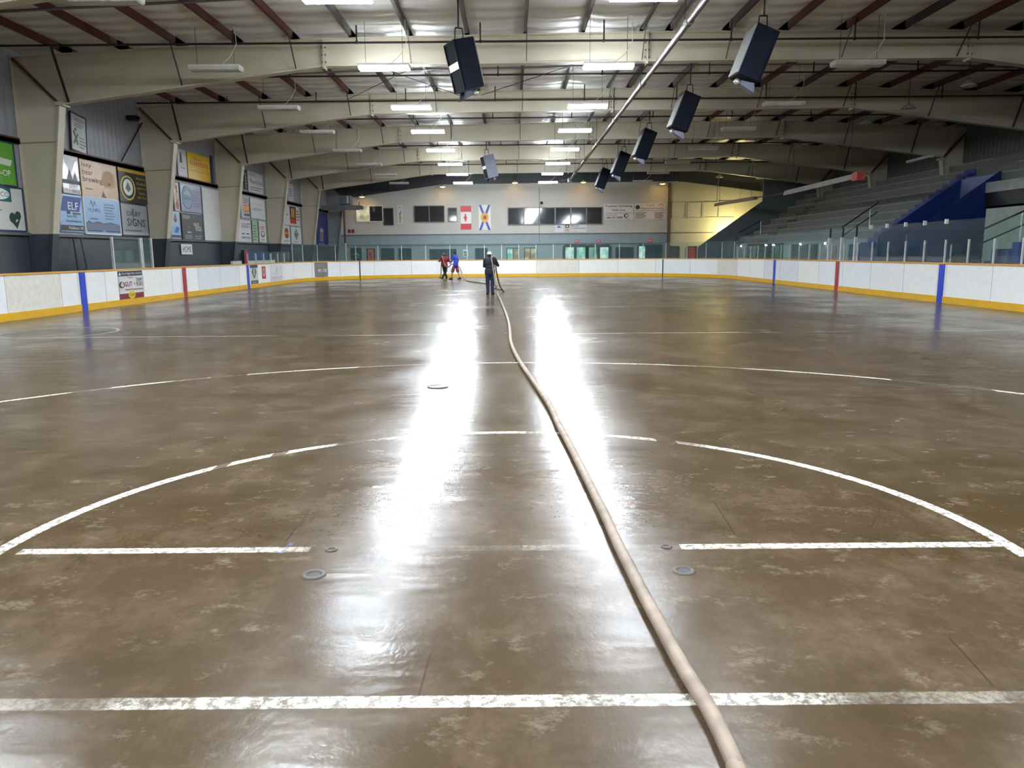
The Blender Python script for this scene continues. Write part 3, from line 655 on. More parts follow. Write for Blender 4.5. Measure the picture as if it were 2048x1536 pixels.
signL('sky blue banner with twin peak logo and a grey townscape strip', (163, 392), (241, 470), (140, 176, 214), [('p', [(.16, .74), (.22, .95), (.26, .76), (.3, .92), (.36, .74), (.3, .84), (.25, .72), (.21, .86)], (70, 90, 120)), ('t', 'MUNRO', .12, .6, .44, .7, (70, 90, 120)), ('n', .56, .42, .88, .9, 6, (100, 124, 160)), ('r', .02, .08, .98, .28, (104, 116, 140)), ('p', [(.02, .28), (.1, .36), (.2, .3), (.35, .35), (.5, .3), (.7, .34), (.98, .28)], (90, 100, 120)), ('r', .05, .06, .45, .1, (60, 70, 100)), ('r', .55, .06, .97, .1, (60, 70, 100)), ('n', .14, .4, .42, .46, 1, (60, 80, 110))], group=G, edge=(214, 220, 228))
signL('silver grey banner reading DIGBY SIGNS in black capitals', (238, 405), (297, 473), (150, 152, 156), [('t', 'DIGBY', .22, .62, .72, .77, K), ('t', 'SIGNS', .2, .3, .88, .54, K), ('p', [(.44, .84), (.38, .8), (.5, .8)], K), ('r', .42, .42, .44, .86, K), ('n', .1, .14, .92, .24, 1, (100, 102, 106)), ('r', .0, .04, 1, .1, (176, 178, 182))], group=G, edge=(40, 40, 46))
signL('white banner with dark red mark, upper row beside second column', (352, 296), (374, 355), (198, 198, 202), [('p', [(.2, .5), (.5, .5), (.45, .9), (.3, .9)], (90, 30, 40)), ('n', .3, .3, .9, .36, 1, (90, 90, 96))], group=G)
signL('yellow grocery banner with red and orange rounded lettering', (372, 302), (420, 366), (222, 180, 20), [('t', 'superstore', .1, .46, .92, .72, (176, 56, 30)), ('t', 'Atlantic', .25, .74, .6, .84, (176, 56, 30)), ('r', .05, .3, .95, .34, (196, 150, 20))], group=G)
signL('white banner with red swirl drawings behind the second left column', (345, 365), (359, 422), (206, 196, 190), [('e', .6, .55, .3, .22, (180, 100, 80)), ('e', .6, .55, .2, .15, (206, 196, 190)), ('e', .5, .2, .35, .16, (184, 96, 84)), ('e', .5, .84, .25, .1, (190, 120, 100))], group=G)
signL('lilac banner with a large pale blue round emblem', (358, 365), (403, 427), (158, 162, 188), [('e', .3, .52, .26, .42, (70, 90, 120)), ('e', .3, .52, .23, .39, (140, 160, 186)), ('p', [(.1, .62), (.3, .8), (.5, .6)], (180, 190, 206)), ('r', .12, .42, .48, .52, (120, 140, 150)), ('n', .58, .2, .97, .85, 6, (110, 112, 150))], group=G, gloss=.2)
signL('plain white blank board on the left wall above the home sign', (402, 374), (447, 483), (214, 214, 212), [('r', .0, .0, 1, .01, (190, 190, 190))], name='blank_board', cat='board', gloss=.6)
signL('white and blue banner with flame drop and blue scribble', (338, 422), (361, 478), (176, 196, 216), [('p', [(.35, .7), (.55, .95), (.7, .7), (.52, .58)], (70, 60, 70)), ('p', [(.45, .7), (.55, .85), (.6, .68)], (200, 100, 60)), ('r', .1, .2, .95, .48, (150, 186, 220)), ('p', [(.3, .24), (.6, .46), (.9, .4), (.7, .22)], (60, 110, 180)), ('r', 0, .04, 1, .14, (60, 64, 110))], group=G)
signL('charcoal grey banner with small white lettering beside the blank board', (361, 425), (407, 484), (66, 66, 70), [('n', .06, .8, .42, .94, 3, (180, 180, 180)), ('t', 'RACE', .55, .56, .8, .68, Wt), ('t', 'ROCKS', .62, .4, .9, .55, Wt), ('p', [(.25, .45), (.3, .62), (.36, .45)], (110, 110, 116)), ('t', 'BEER', .22, .3, .4, .36, Wt), ('n', .1, .1, .48, .26, 3, (170, 170, 170)), ('n', .55, .1, .95, .26, 2, (150, 150, 150))], group=G)
signL('small white sign reading HOME in blue on the dark wall', (361, 488), (384, 509), (226, 226, 224), [('t', 'HOME', .1, .22, .9, .78, (34, 50, 120))], name='home_sign', cat='sign')
signL('narrow black banner with white lines beside the third column', (486, 338), (494, 380), (40, 40, 44), [('n', .3, .1, .9, .9, 5, (150, 150, 150))], group=G)
signL('white pharmacy banner with grey lettering beside the third column', (494, 341), (526, 390), (196, 198, 198), [('t', 'RUSTY', .08, .78, .5, .9, (70, 72, 76)), ('t', 'PharmaChoice', .12, .44, .96, .64, (60, 62, 66)), ('n', .1, .12, .95, .34, 2, (120, 122, 126))], group=G)
signL('white banner with orange logo block under the girt at third column', (480, 391), (499, 437), (196, 192, 196), [('r', .25, .28, .98, .62, (206, 130, 40)), ('t', 'DEB', .3, .34, .92, .56, (226, 190, 120)), ('n', .3, .7, .95, .95, 3, (100, 96, 130)), ('r', .3, .1, .95, .2, (60, 66, 120))], group=G)
signL('pale white banner with faint lilac print in the third bay', (499, 395), (530, 440), (204, 204, 206), [('n', .1, .4, .9, .56, 2, (150, 140, 180)), ('n', .1, .72, .9, .76, 1, (180, 180, 186))], group=G)
signL('white banner reading AQUEST in red and navy letters', (472, 438), (502, 485), (206, 206, 208), [('t', 'A', .3, .62, .42, .86, (190, 60, 50)), ('t', 'QUEST', .43, .62, .93, .86, (30, 30, 70)), ('n', .3, .36, .58, .46, 1, K), ('n', .62, .36, .95, .46, 1, K), ('t', '245 8844', .26, .16, .56, .26, K), ('t', '742 8333', .62, .16, .95, .26, K)], group=G)
signL('pale green banner with rows of small text', (503, 440), (515, 485), (150, 180, 150), [('n', .1, .1, .9, .85, 6, (96, 120, 100))], group=G)
signL('white banner with small black crest beside the green banner', (516.5, 442), (532, 485), (204, 204, 204), [('e', .5, .4, .3, .16, (60, 60, 60)), ('e', .5, .42, .2, .1, (204, 204, 204)), ('n', .1, .62, .9, .8, 2, (176, 80, 80)), ('n', .2, .1, .85, .16, 1, K)], group=G)
signL('white poster in the upper row beside the fourth column', (574, 366), (587, 404), (192, 194, 194), [('n', .1, .3, .9, .8, 4, (120, 124, 128))], group=G)
signL('white banner with gold arches on a dark and red box', (567, 409), (599, 453), (206, 204, 204), [('r', .34, .3, .76, .98, (50, 30, 34)), ('r', .34, .1, .76, .34, (190, 34, 40))]
      + [('p', [(.42+d, .4), (.47+d, .9), (.52+d, .9), (.55+d, .4), (.52+d, .4), (.495+d, .8), (.45+d, .4)], (226, 176, 30)) for d in (0, .12)] + [('n', .8, .3, .97, .9, 4, (150, 60, 60)), ('n', .05, .5, .3, .6, 1, (120, 120, 120))], group=G)
signL('white banner with a brown oval crest in the fourth bay', (561, 450), (580, 488), (206, 206, 204), [('e', .6, .58, .26, .3, (130, 70, 34)), ('r', .34, .52, .86, .66, (200, 130, 50)), ('t', '245-2375', .2, .1, .8, .2, K)], group=G)
signL('white banner with a grey diamond crest in the fourth bay', (581, 453), (602, 488), (208, 208, 208), [('p', [(.5, .22), (.75, .55), (.5, .9), (.25, .55)], (90, 92, 96)), ('p', [(.5, .34), (.66, .55), (.5, .78), (.34, .55)], (200, 200, 200)), ('e', .5, .55, .1, .12, (70, 72, 76)), ('n', .2, .1, .8, .16, 1, (80, 80, 84))], group=G)
signL('tall royal blue banner with grey emblem in the far left bay', (631, 419), (656, 490), (40, 50, 130), [('p', [(.2, .1), (.3, .5), (.6, .45), (.55, .08)], (120, 120, 116)), ('e', .42, .42, .14, .06, (170, 170, 160)), ('n', .1, .02, .8, .06, 1, (180, 180, 200)), ('r', .9, 0, 1, 1, (30, 36, 80))], group=G, gloss=.5)
# girts, rods and small devices on the left wall
for j, (a, b) in enumerate(zip(FY[2:], FY[3:])):
    m = MB(); m.box((XL, a+.2, 4.83), (XL+.12, b-.2, 4.95), maroon); m.box((XL+.1, a+.2, 4.83), (XL+.12, b-.2, 5.0), maroon)
    tag(m.build('wall_girt'), 'maroon girt on the left wall above the banners, %s bay from the camera' % ORD[j], 'girt', 'left wall girts')
    m = MB(); m.box((XL, a+.2, 2.22), (XL+.14, b-.2, 2.3), mat('ledge_grey', (86, 88, 92)))
    tag(m.build('wall_ledge'), 'grey ledge on the left wall below the banners, %s bay from the camera' % ORD[j], 'ledge', 'left wall ledges')
a = onX(286, 242, XL+.1); b = onX(243, 322, XL+.1); m = MB(); m.tube([(XL+.1, a[0], a[1]), (XL+.1, b[0], b[1])], .025, black, 6)
tag(m.build('wall_brace'), 'thin dark diagonal rod on the grey wall above the black banner', 'rod')
a = onX(263, 236, XL+.2); wc = thing('wall_camera', 'small black camera box high on the left wall', 'camera', (XL+.2, a[0], a[1]))
m = MB(); m.box((XL+.08, a[0]-.12, a[1]-.1), (XL+.42, a[0]+.12, a[1]+.08), black); m.build('body', wc)
m = MB(); m.tube([(XL+.42, a[0], a[1]-.01), (XL+.5, a[0], a[1]-.01)], .06, black, 10); m.build('lens_hood', wc)
m = MB(); m.bar((XL, a[0], a[1]+.05), (XL+.2, a[0], a[1]+.05), .05, .05, black); m.build('bracket', wc)
a = onX(424, 340, XL+.06); m = MB(); m.tube([(XL+.08, a[0], 4.0+.95), (XL+.08, a[0], 6.3)], .07, mat('blue_black_pipe', (38, 44, 58)), 8)
tag(m.build('wall_downpipe'), 'dark vertical pipe beside the yellow banner', 'pipe')
for k, (px, f) in enumerate(((150, 3), (155, 3))):
    y = onX(px, 510, XL+.2)[0]; m = MB(); m.tube([(XL+.25, y, 0), (XL+.25+.1*k, y+.2*k, 1.3), (XL+.2, y+.3*k, 2.2)], .03, black, 6)
    tag(m.build('bench_stanchion'), ['upright dark stanchion at the left bench by the blue line', 'leaning dark stanchion at the left bench by the blue line'][k], 'post', 'bench stanchions')

# adverts on the boards (parts of the boards)
def board_ad(parent, tl, br_, bg, items, name):
    y0, z1 = onX(tl[0], tl[1], BLX); y1, z0 = onX(br_[0], br_[1], BLX); W, Hh = y1-y0, z1-z0
    art, let = MB(), MB(); o = V((BLX, y0, z0)); u = V((0, 1, 0)); v = V((0, 0, 1)); n = V((1, 0, 0)); lay = .006
    art.prism([o, o+u*W, o+u*W+v*Hh, o+v*Hh], n*.005, C(bg))
    for it in items:
        lay += .0012; P = lambda a, b: o+u*(a*W)+v*(b*Hh)+n*lay
        if it[0] == 'r': x0, q0, x1, q1, c = it[1:]; art.add([P(x0, q0), P(x1, q0), P(x1, q1), P(x0, q1)], [(0, 1, 2, 3)], C(c))
        elif it[0] == 'e': cx, cy, rx, ry, c = it[1:]; art.add([P(cx+rx*math.cos(.2244*i), cy+ry*math.sin(.2244*i)) for i in range(28)], [tuple(range(28))], C(c))
        elif it[0] == 'p': art.add([P(*q) for q in it[1]], [tuple(range(len(it[1])))], C(it[2]))
        else: s, x0, q0, x1, q1, c = it[1:]; let.text(s, P(x0, q0), u, v, (x1-x0)*W, (q1-q0)*Hh, C(c))
    a = art.build(name, parent); a['label'] = 'printed advert on the board face'
    if let.v: let.build('lettering', a).matrix_parent_inverse = Matrix.Identity(4)
board_ad(bl, (234, 543), (288, 594), (216, 212, 208), [('r', 0, .82, 1, 1, (32, 30, 56)), ('t', 'Clare Digby Minor Hockey', .16, .86, .97, .95, Wt), ('p', [(.03, .86), (.08, .97), (.13, .86)], Wt), ('r', 0, 0, 1, .2, (120, 30, 44)), ('e', .5, .14, .14, .14, (226, 190, 40)), ('t', '2024', .42, .09, .58, .19, (60, 50, 20)), ('t', 'Presents', .36, .74, .58, .8, K), ('t', 'TEAM', .7, .62, .95, .74, K), ('t', '9:01', .7, .44, .95, .6, K), ('t', 'GUT', .24, .44, .54, .62, (120, 40, 90)), ('t', 'VS', .58, .48, .66, .58, K), ('t', 'Benefit Hockey Game', .25, .28, .96, .38, K), ('e', .12, .52, .1, .12, (60, 40, 46)), ('p', [(.06, .5), (.14, .66), (.2, .5), (.14, .42)], (200, 190, 186)), ('r', 0, .2, .012, .82, K), ('r', .988, .2, 1, .82, K)], 'advert')
board_ad(bl, (499, 530), (517, 567), (200, 204, 200), [('r', 0, .84, 1, 1, (36, 50, 44)), ('r', .05, .02, .98, .18, (30, 34, 34)), ('p', [(.2, .6), (.5, .25), (.8, .6), (.7, .82), (.3, .82)], (60, 84, 70)), ('r', .4, .45, .6, .8, (170, 180, 170)), ('t', 'DIGBY', .2, .06, .85, .13, Wt)], 'advert')
board_ad(bl, (523, 533), (532, 557), (176, 44, 48), [('e', .5, .55, .3, .3, (214, 190, 186)), ('e', .5, .55, .18, .2, (176, 44, 48)), ('p', [(.3, .3), (.5, .1), (.7, .3)], (214, 190, 186))], 'advert')
board_ad(bl, (539, 530), (566, 560), (212, 211, 208), [('p', [(.42, .6), (.52, .95), (.6, .62), (.55, .5)], (190, 188, 186)), ('t', 'DIGBY', .42, .4, .6, .46, (130, 128, 128)), ('t', 'COMMUNITY', .05, .12, .95, .26, (150, 146, 146)), ('r', .02, .02, .9, .05, (170, 168, 168))], 'advert')

aa = math.radians(155.7); cc_ = V((BLX+BR_, BEY-BR_, 0)); d = V((math.cos(aa), math.sin(aa), 0)); u = V((math.sin(aa), -math.cos(aa), 0)); o = cc_+d*8.47-u*.65+V((0, 0, .22))
m = MB(); m.prism([o, o+u*1.3, o+u*1.3+V((0, 0, .9)), o+V((0, 0, .9))], -d*.02, C((126, 120, 118))); a = m.build('advert', be); a['label'] = 'grey printed advert on the curved board'
m = MB(); o2 = o-d*.024; m.text('902 1330', o2+u*.3+V((0, 0, .3)), u, V((0, 0, 1)), .85, .2, C(Wt)); m.text('GAMES', o2+u*.35+V((0, 0, .6)), u, V((0, 0, 1)), .6, .14, C((160, 150, 148))); m.build('lettering', a).matrix_parent_inverse = Matrix.Identity(4)

# ---------------------------------------------------------------- far wall: windows, doors, signs, flags
WY = YE
def frameE(tl, br_, off=0):
    x0, z1 = onY(tl[0], tl[1], WY); x1, z0 = onY(br_[0], br_[1], WY); return x0, x1, z0, z1
wf = mat('window_frame_grey', (118, 116, 112)); darkglass = mat('dark_window_glass', (46, 48, 52), .06, spec=.8, var=.05); teal = mat('teal_dark_glass', (44, 66, 72), .08, var=.1)
litg = emit('lit_lobby', (120, 190, 178), .8, c2=(216, 240, 226), scale=1.6); litw = emit('lit_room', (150, 140, 110), .8, c2=(214, 206, 176), scale=1.2); litt = emit('lit_teal', (84, 140, 130), .55, c2=(150, 200, 180), scale=1.5)
nw = [0, 0]
def window(tl, br_, n, ga=darkglass, fr=wf, door=False, fw_=.06, mull=None):
    x0, x1, z0, z1 = frameE(tl, br_); k = 1 if door else 0; nw[k] += 1
    if door: z0 = 0
    t = bpy.data.objects.new(('door_%d' if door else 'window_%d') % nw[k], None); COL.objects.link(t); t.location = ((x0+x1)/2, WY, z0); struct(t)
    m = MB()
    for a, b in (((x0, z0), (x1, z0)), ((x0, z1), (x1, z1)), ((x0, z0), (x0, z1)), ((x1, z0), (x1, z1))): m.bar((a[0], WY-.04, a[1]), (b[0], WY-.04, b[1]), fw_, .1, fr, (0, 1, 0))
    for i in range(1, n): xx = x0+(x1-x0)*i/n; m.bar((xx, WY-.04, z0), (xx, WY-.04, z1), (mull or fw_), .08, fr, (0, 1, 0))
    m.build('door_frame' if door else 'window_frame', t)
    for i in range(n):
        a = x0+(x1-x0)*i/n; b = x0+(x1-x0)*(i+1)/n; g = ga[i] if isinstance(ga, list) else ga
        p = MB(); p.box((a, WY-.03, z0), (b, WY-.01, z1), g); p.build('pane', t)
    return t
window((712, 412), (766, 443), 2, [litw, darkglass], white)
window((767, 417), (787, 450), 1, darkglass, mat('window_frame_dark', (66, 66, 72)))
window((828, 412), (889, 444), 2); window((896, 416), (914, 443), 1)
window((1016, 416), (1204, 448), 6, darkglass, wf, mull=.1)
dt = mat('door_frame_dark', (40, 52, 56))
window((763, 497), (789, 530), 2, teal, dt); window((798, 497), (823, 530), 2, teal, dt); window((860, 499), (913, 530), 3, teal, dt); window((951, 497), (975, 530), 2, teal, dt)
window((1014, 496), (1038, 530), 2, [litg, litw], dt); window((1049, 496), (1073, 530), 2, [litw, litw], dt); window((1232, 495), (1265, 530), 2, teal, dt)
window((1128, 492), (1173, 530), 2, [litg, litg], dt, True, .22); window((1175, 492), (1219, 530), 2, [litt, litg], dt, True, .22)
window((1276, 491), (1322, 530), 3, [litg, teal, teal], dt, True, .12); window((1335, 493), (1357, 530), 1, mat('grey_door', (66, 70, 70)), dt, True); window((1376, 493), (1392, 530), 1, mat('red_door', (150, 40, 36)), dt, True)
def signE(label, tl, br_, bg, items, name='sign', cat='sign', **k):
    x0, x1, z0, z1 = frameE(tl, br_)
    return sign(name, label, cat, ((x0, WY-.01, z0), (1, 0, 0), (0, -1, 0)), x1-x0, z1-z0, bg, items, **k)
RED = (196, 40, 56)
leaf = [(0, .5), (.07, .36), (.16, .4), (.14, .2), (.24, .27), (.27, .21), (.42, .29), (.40, .22), (.49, .14), (.44, .1), (.46, .0), (.2, -.06), (.22, -.14), (.03, -.12), (.02, -.36)]
leaf = leaf+[(-x, y) for x, y in leaf[::-1][:-1]]
leafr = [(.5-(y)*.62*.8, .5+x*.36) for x, y in leaf]
signE('Canadian flag hung vertically on the far wall', (921, 412), (943, 459), (232, 228, 226), [('r', 0, .75, 1, 1, RED), ('r', 0, 0, 1, .25, RED), ('p', leafr, RED)], 'flag', 'flag', gloss=.7)
BL = (48, 74, 170)
signE('white flag with blue saltire and gold shield on the far wall', (957, 410), (982, 460), (226, 222, 212), [('p', [(.02, 1), (.22, 1), (.98, 0), (.78, 0)], BL), ('p', [(.78, 1), (.98, 1), (.22, 0), (.02, 0)], BL), ('e', .5, .5, .32, .2, (214, 160, 50)), ('p', [(.36, .46), (.44, .58), (.6, .58), (.66, .46), (.5, .42)], (150, 60, 40))], 'flag', 'flag', gloss=.7)
signE('white sign reading Problem Gambling Help Line beside the long window', (1208, 408), (1266, 439), (214, 208, 204), [('t', 'Problem Gambling', .05, .76, .96, .93, K), ('t', 'Help Line', .28, .5, .72, .68, K), ('r', .03, .4, .97, .42, K), ('n', .04, .28, .6, .34, 1, (90, 90, 90)), ('t', '1.888.347.8888', .03, .06, .64, .2, K), ('e', .76, .24, .08, .13, K), ('e', .77, .24, .05, .08, (214, 208, 204)), ('n', .68, .04, .96, .1, 1, (120, 120, 120))])
signE('white sign with red lettering and roof outline, nearest the brown post', (1269, 407), (1331, 438), (210, 198, 192), [('t', 'T.I.M.T', .38, .8, .62, .92, (170, 40, 36)), ('t', 'Property Services Inc.', .18, .6, .96, .74, (176, 40, 36)), ('e', .1, .76, .07, .14, (70, 66, 66)), ('p', [(.72, .84), (.84, .98), (.95, .84), (.93, .84), (.84, .94), (.74, .84)], (170, 50, 46)), ('r', .02, .52, .98, .54, (110, 90, 90)), ('n', .03, .06, .4, .46, 5, (110, 104, 104)), ('n', .64, .06, .97, .46, 5, (90, 84, 84))])
signE('small white sign with blue mountain logo below the long window', (1110, 450), (1127, 464), (206, 206, 208), [('p', [(.15, .6), (.45, .92), (.6, .75), (.85, .6)], (70, 90, 150)), ('n', .15, .2, .85, .45, 2, (190, 192, 200))])
signE('white sign reading SENIORS CHAMPIONSHIPS with black emblem, below long window', (1130, 449), (1173, 464), (210, 206, 206), [('r', .02, .55, .2, .98, K), ('e', .11, .76, .05, .12, (210, 206, 206)), ('r', .02, .05, .2, .5, (50, 40, 44)), ('r', .035, .08, .185, .47, (210, 206, 206)), ('p', [(.06, .25), (.11, .42), (.16, .25), (.11, .12)], (190, 40, 50)), ('t', 'SENIORS', .26, .68, .62, .92, (70, 66, 66)), ('t', 'CHAMPIONSHIPS', .26, .36, .98, .6, (70, 66, 66)), ('n', .26, .12, .65, .24, 1, (150, 146, 146))])
signE('tall narrow poster with green print between the far wall windows', (794, 410), (806, 448), (204, 204, 196), [('t', 'XXX', .2, .82, .8, .92, (60, 66, 60)), ('p', [(.3, .55), (.8, .75), (.7, .5), (.4, .45)], (120, 124, 116)), ('e', .55, .32, .25, .14, (140, 160, 90)), ('e', .5, .15, .2, .1, (150, 160, 110))], 'poster', 'poster')
signE('dark poster with green brush strokes at the far left corner', (701, 496), (724, 530), (26, 34, 36), [('p', [(.15, .6), (.6, .75), (.9, .5), (.5, .6)], (50, 140, 120)), ('p', [(.3, .45), (.7, .55), (.9, .35), (.5, .4)], (40, 110, 110))], 'poster', 'poster')
signE('orange poster in a black frame on the far left wall', (733, 497), (751, 530), (30, 28, 32), [('r', .15, .1, .85, .95, (196, 88, 50)), ('e', .45, .66, .16, .12, (110, 50, 40)), ('r', .4, .3, .6, .6, (130, 60, 40))], 'poster', 'poster')
signE('small white notice board beside the man in blue', (926, 499), (936, 513), (206, 208, 206), [('r', .15, .1, .85, .75, (70, 72, 76)), ('n', .2, .2, .8, .7, 3, (200, 200, 200))], 'notice', 'notice')
signE('pair of small red-brown plaques at the left end wall', (696, 459), (709, 466), (120, 60, 60), [('r', .46, 0, .54, 1, (200, 196, 184)), ('n', .06, .2, .4, .8, 2, (90, 40, 44))], 'plaque', 'plaque')
for k, (a, b) in enumerate(((1149, 480), (1193, 479), (1296, 478))):
    signE(['red exit sign over the left glass doors', 'red exit sign over the right glass doors', 'red exit sign left of the brown post'][k], (a, b), (a+8.5, b+5.5), (190, 60, 66), [('t', 'EXIT', .12, .2, .88, .8, (238, 214, 210))], 'exit_sign', 'exit sign', group='exit signs')
# speaker and conduit on the far wall
x, z = onY(1081, 406, WY); m = MB(); m.lathe([(.02, -.1), (.1, -.08), (.12, 0), (.1, .08), (.02, .1)], (x+.08, WY-.13, z), black, 12); tag(m.build('wall_bell', smooth=True), 'small black round bell above the long window', 'bell')
x, _ = onY(1078.5, 406, WY); m = MB(); m.tube([(x, WY-.03, 2.4), (x, WY-.03, 6.7)], .02, mat('grey_trim', (96, 100, 104)), 6); tag(m.build('wall_conduit'), 'thin vertical conduit passing the long window on the far wall', 'conduit')
# unit heater on its shelf, brown post below
sh = thing('equipment_shelf', 'dark steel shelf on a brown post at the far left corner', 'shelf', (-12.4, 57, 4.9))
Yh = 57.2; x0, z1 = onY(646, 412, Yh); x1, z0 = onY(724, 421, Yh)
m = MB(); m.box((x0, Yh-.6, z0+.1), (x1, Yh+.6, z1), dkgrey)
m.box((x0, Yh-.62, z0), (x1, Yh-.56, z1), galv); m.build('deck', sh)
xp, _ = onY(692, 450, Yh); zp = onY(692, 487, Yh)[1]
m = MB(); m.tube([(xp, Yh-.5, zp), (xp, Yh-.5, z0+.05)], .07, maroon, 10); m.tube([(xp, Yh-.5, 0), (xp, Yh-.5, zp)], .07, cream, 10); m.build('post', sh)
m = MB(); m.bar((x1-.2, Yh, z0+.1), (x1-.2, Yh, z0+.6), .05, .05, dkgrey); m.build('end_stop', sh)
a = onY(680, 392, Yh); b = onY(703, 409, Yh); uh = thing('unit_heater', 'grey louvred unit heater hung above the far left shelf', 'heater', (a[0], Yh, b[1]))
m = MB(); m.box((a[0], Yh-.5, b[1]), (b[0], Yh+.5, a[1]), mat('heater_grey', (108, 114, 122), .4)); m.build('casing', uh)
m = MB()
for k in range(5): z = b[1]+.08+(a[1]-b[1]-.1)*k/5; m.bar((a[0]+.05, Yh-.52, z), (a[0]+.55, Yh-.52, z), .06, .02, dkgrey)
m.build('louvre', uh)
m = MB(); m.box((b[0]-.22, Yh-.53, b[1]+.05), (b[0]-.1, Yh-.5, a[1]-.05), alu); m.build('side_trim', uh)
for xx in (a[0]+.1, b[0]-.1): m = MB(); m.tube([(xx, Yh, a[1]), (xx, Yh, ztop(xx)+.1)], .012, black, 6); m.build('hanger_rod', uh)

# ---------------------------------------------------------------- grandstand
stG = mat('stand_grey', (116, 118, 116), .6, var=.08, scale=1.5); stN = mat('stand_nosing', (146, 146, 142), .55, var=.06); blueS = mat('blue_step', (52, 56, 140), .5); blueD = mat('blue_wall', (22, 48, 112), .45); blueP = mat('pale_blue_wall', (120, 136, 186), .5)
gs = thing('grandstand', 'grey stepped grandstand seating with blue entrance on the right', 'grandstand', (19, 40, 0))
TX = lambda k: 21.4-.6*k
TZ = lambda k: 5.61-.43*k
for k in range(9):
    for (ya, yb) in (((6, 32.5), (35.2, 57.4)) if k < 4 else ((35.2, 57.4),)):
        m = MB(); m.box((TX(k)+.03, ya, TZ(k)-.9), (XR-.01 if k == 0 else TX(k-1)+.1, yb, TZ(k)-.05), stG); m.box((TX(k), ya, TZ(k)-.06), (XR-.01 if k == 0 else TX(k-1)+.05, yb, TZ(k)), stN); m.build('seating_tier', gs)
    if k < 3:
        m = MB(); m.box((TX(k), 32.5, TZ(k)-.43), (XR-.01 if k == 0 else TX(k-1)+.05, 35.2, TZ(k)), stG); m.build('seating_tier', gs)
for (yc, w, c1, c2) in ((35.85, .9, blueS, blueD), (52.6, .8, mat('olive_step', (120, 118, 84)), mat('violet_step', (60, 56, 96)))):
    for k in range(1, 9):
        m = MB(); x = TX(k)
        m.box((x-.32, yc-w/2, TZ(k)-.43), (x+.02, yc+w/2, TZ(k)-.2), c1); m.box((x-.335, yc-w/2+.05, TZ(k)-.42), (x-.32, yc+w/2, TZ(k)-.24), c2)
        m.box((x-.012, yc-w/2, TZ(k)-.2), (x+.3, yc+w/2, TZ(k)+.006), c1); m.build('aisle_step', gs)
plane = lambda X: 5.61-.43*(21.4-X)/.6+.12
for (y, nm) in ((35.1, 'far'), (32.55, 'near')):
    m = MB(); m.xz([(16.5, 0), (20.15, 0), (20.15, plane(20.15)-.05), (16.5, plane(16.5))], y-.05, y+.05, blueD); m.build('entrance_wall', gs)
m = MB(); m.box((20.0, 32.6, 0), (20.1, 35.05, plane(20.0)-.05), blueP); m.build('entrance_back', gs)
m = MB(); m.box((16.6, 35.2, 0), (16.7, 57.4, TZ(8)-.06), mat('front_wall_teal', (150, 164, 166))); m.build('front_wall', gs)
for (ya, yb) in ((35.3, 38.2), (44, 46), (50, 52.5)): m = MB(); m.box((16.57, ya, .9), (16.6, yb, 1.9), blueD); m.build('front_panel', gs)
m = MB(); m.box((17.2, 6, 0), (17.3, 28.4, 3.13), mat('front_wall_grey', (140, 150, 142))); m.box((17.2, 6, 3.05), (19.6, 28.4, 3.13), stG); m.box((17.3, 28.3, 0), (19.6, 28.4, 3.05), stG); m.build('front_wall', gs)
m = MB(); m.box((19.6, 6, 3.13), (19.65, 32.5, 3.9), black); m.build('service_gap', gs)
m = MB(); m.box((TX(3)-.03, 6, TZ(3)-.42), (TX(3)+.06, 32.5, TZ(3)-.02), mat('fascia_light', (176, 178, 176))); m.build('fascia', gs)
m = MB(); m.box((17.17, 25.5, 0), (17.2, 28.2, 1.2), blueD); m.build('front_panel', gs)
for (xa, xb, yt, cc, nm) in ((1494, 1566, 489, (60, 76, 74), 'concourse_door'), (1580, 1616, 489, (86, 100, 98), 'concourse_door'), (1621, 1634, 488, (40, 44, 44), 'concourse_door'), (1662, 1672, 491, (176, 150, 126), 'notice')):
    y0 = onX(xb, 500, 16.57)[0]; y1, zt = onX(xa, yt, 16.57); n_ = 4 if xb-xa > 40 else 1
    for q in range(n_): m = MB(); a_ = y0+(y1-y0)*q/n_; b_ = y0+(y1-y0)*(q+.88)/n_; m.box((16.55, a_, .05), (16.6, b_, zt), mat('door_tint_%d' % cc[0], cc, .2)); m.build(nm, gs)
# end partition with sloped top, beside the far wall
a = onY(1396, 494, 57.5); b = onY(1525, 402, 57.5)
m = MB(); m.xz([(a[0], 0), (XR-.01, 0), (XR-.01, 7.4), (b[0]+.35, 7.5), (b[0], 7.5), (b[0], b[1]), (a[0], a[1])], 57.42, 57.58, mat('partition_grey', (92, 98, 106)))
tag(m.build('stand_partition'), 'dark grey partition with sloping top at the far end of the grandstand', 'partition')
for k, px in enumerate((1482, 1531, 1546, 1600, 1650)):
    y = onX(px, 478, 16.5)[0]; wl = thing('wall_lamp', 'small lit lamp on the wall below the grandstand, %s from the far end' % ['first', 'second', 'third', 'fourth', 'fifth'][k], 'wall lamp', (16.5, y, 1.98), 'lamps below the grandstand')
    m = MB(); m.box((16.54, y-.09, 1.93), (16.6, y+.09, 2.05), white); m.build('housing', wl)
    m = MB(); m.box((16.5, y-.07, 1.93), (16.54, y+.07, 2.03), emit('wall_lamp_lens', (250, 250, 240), 16)); m.build('lens', wl)
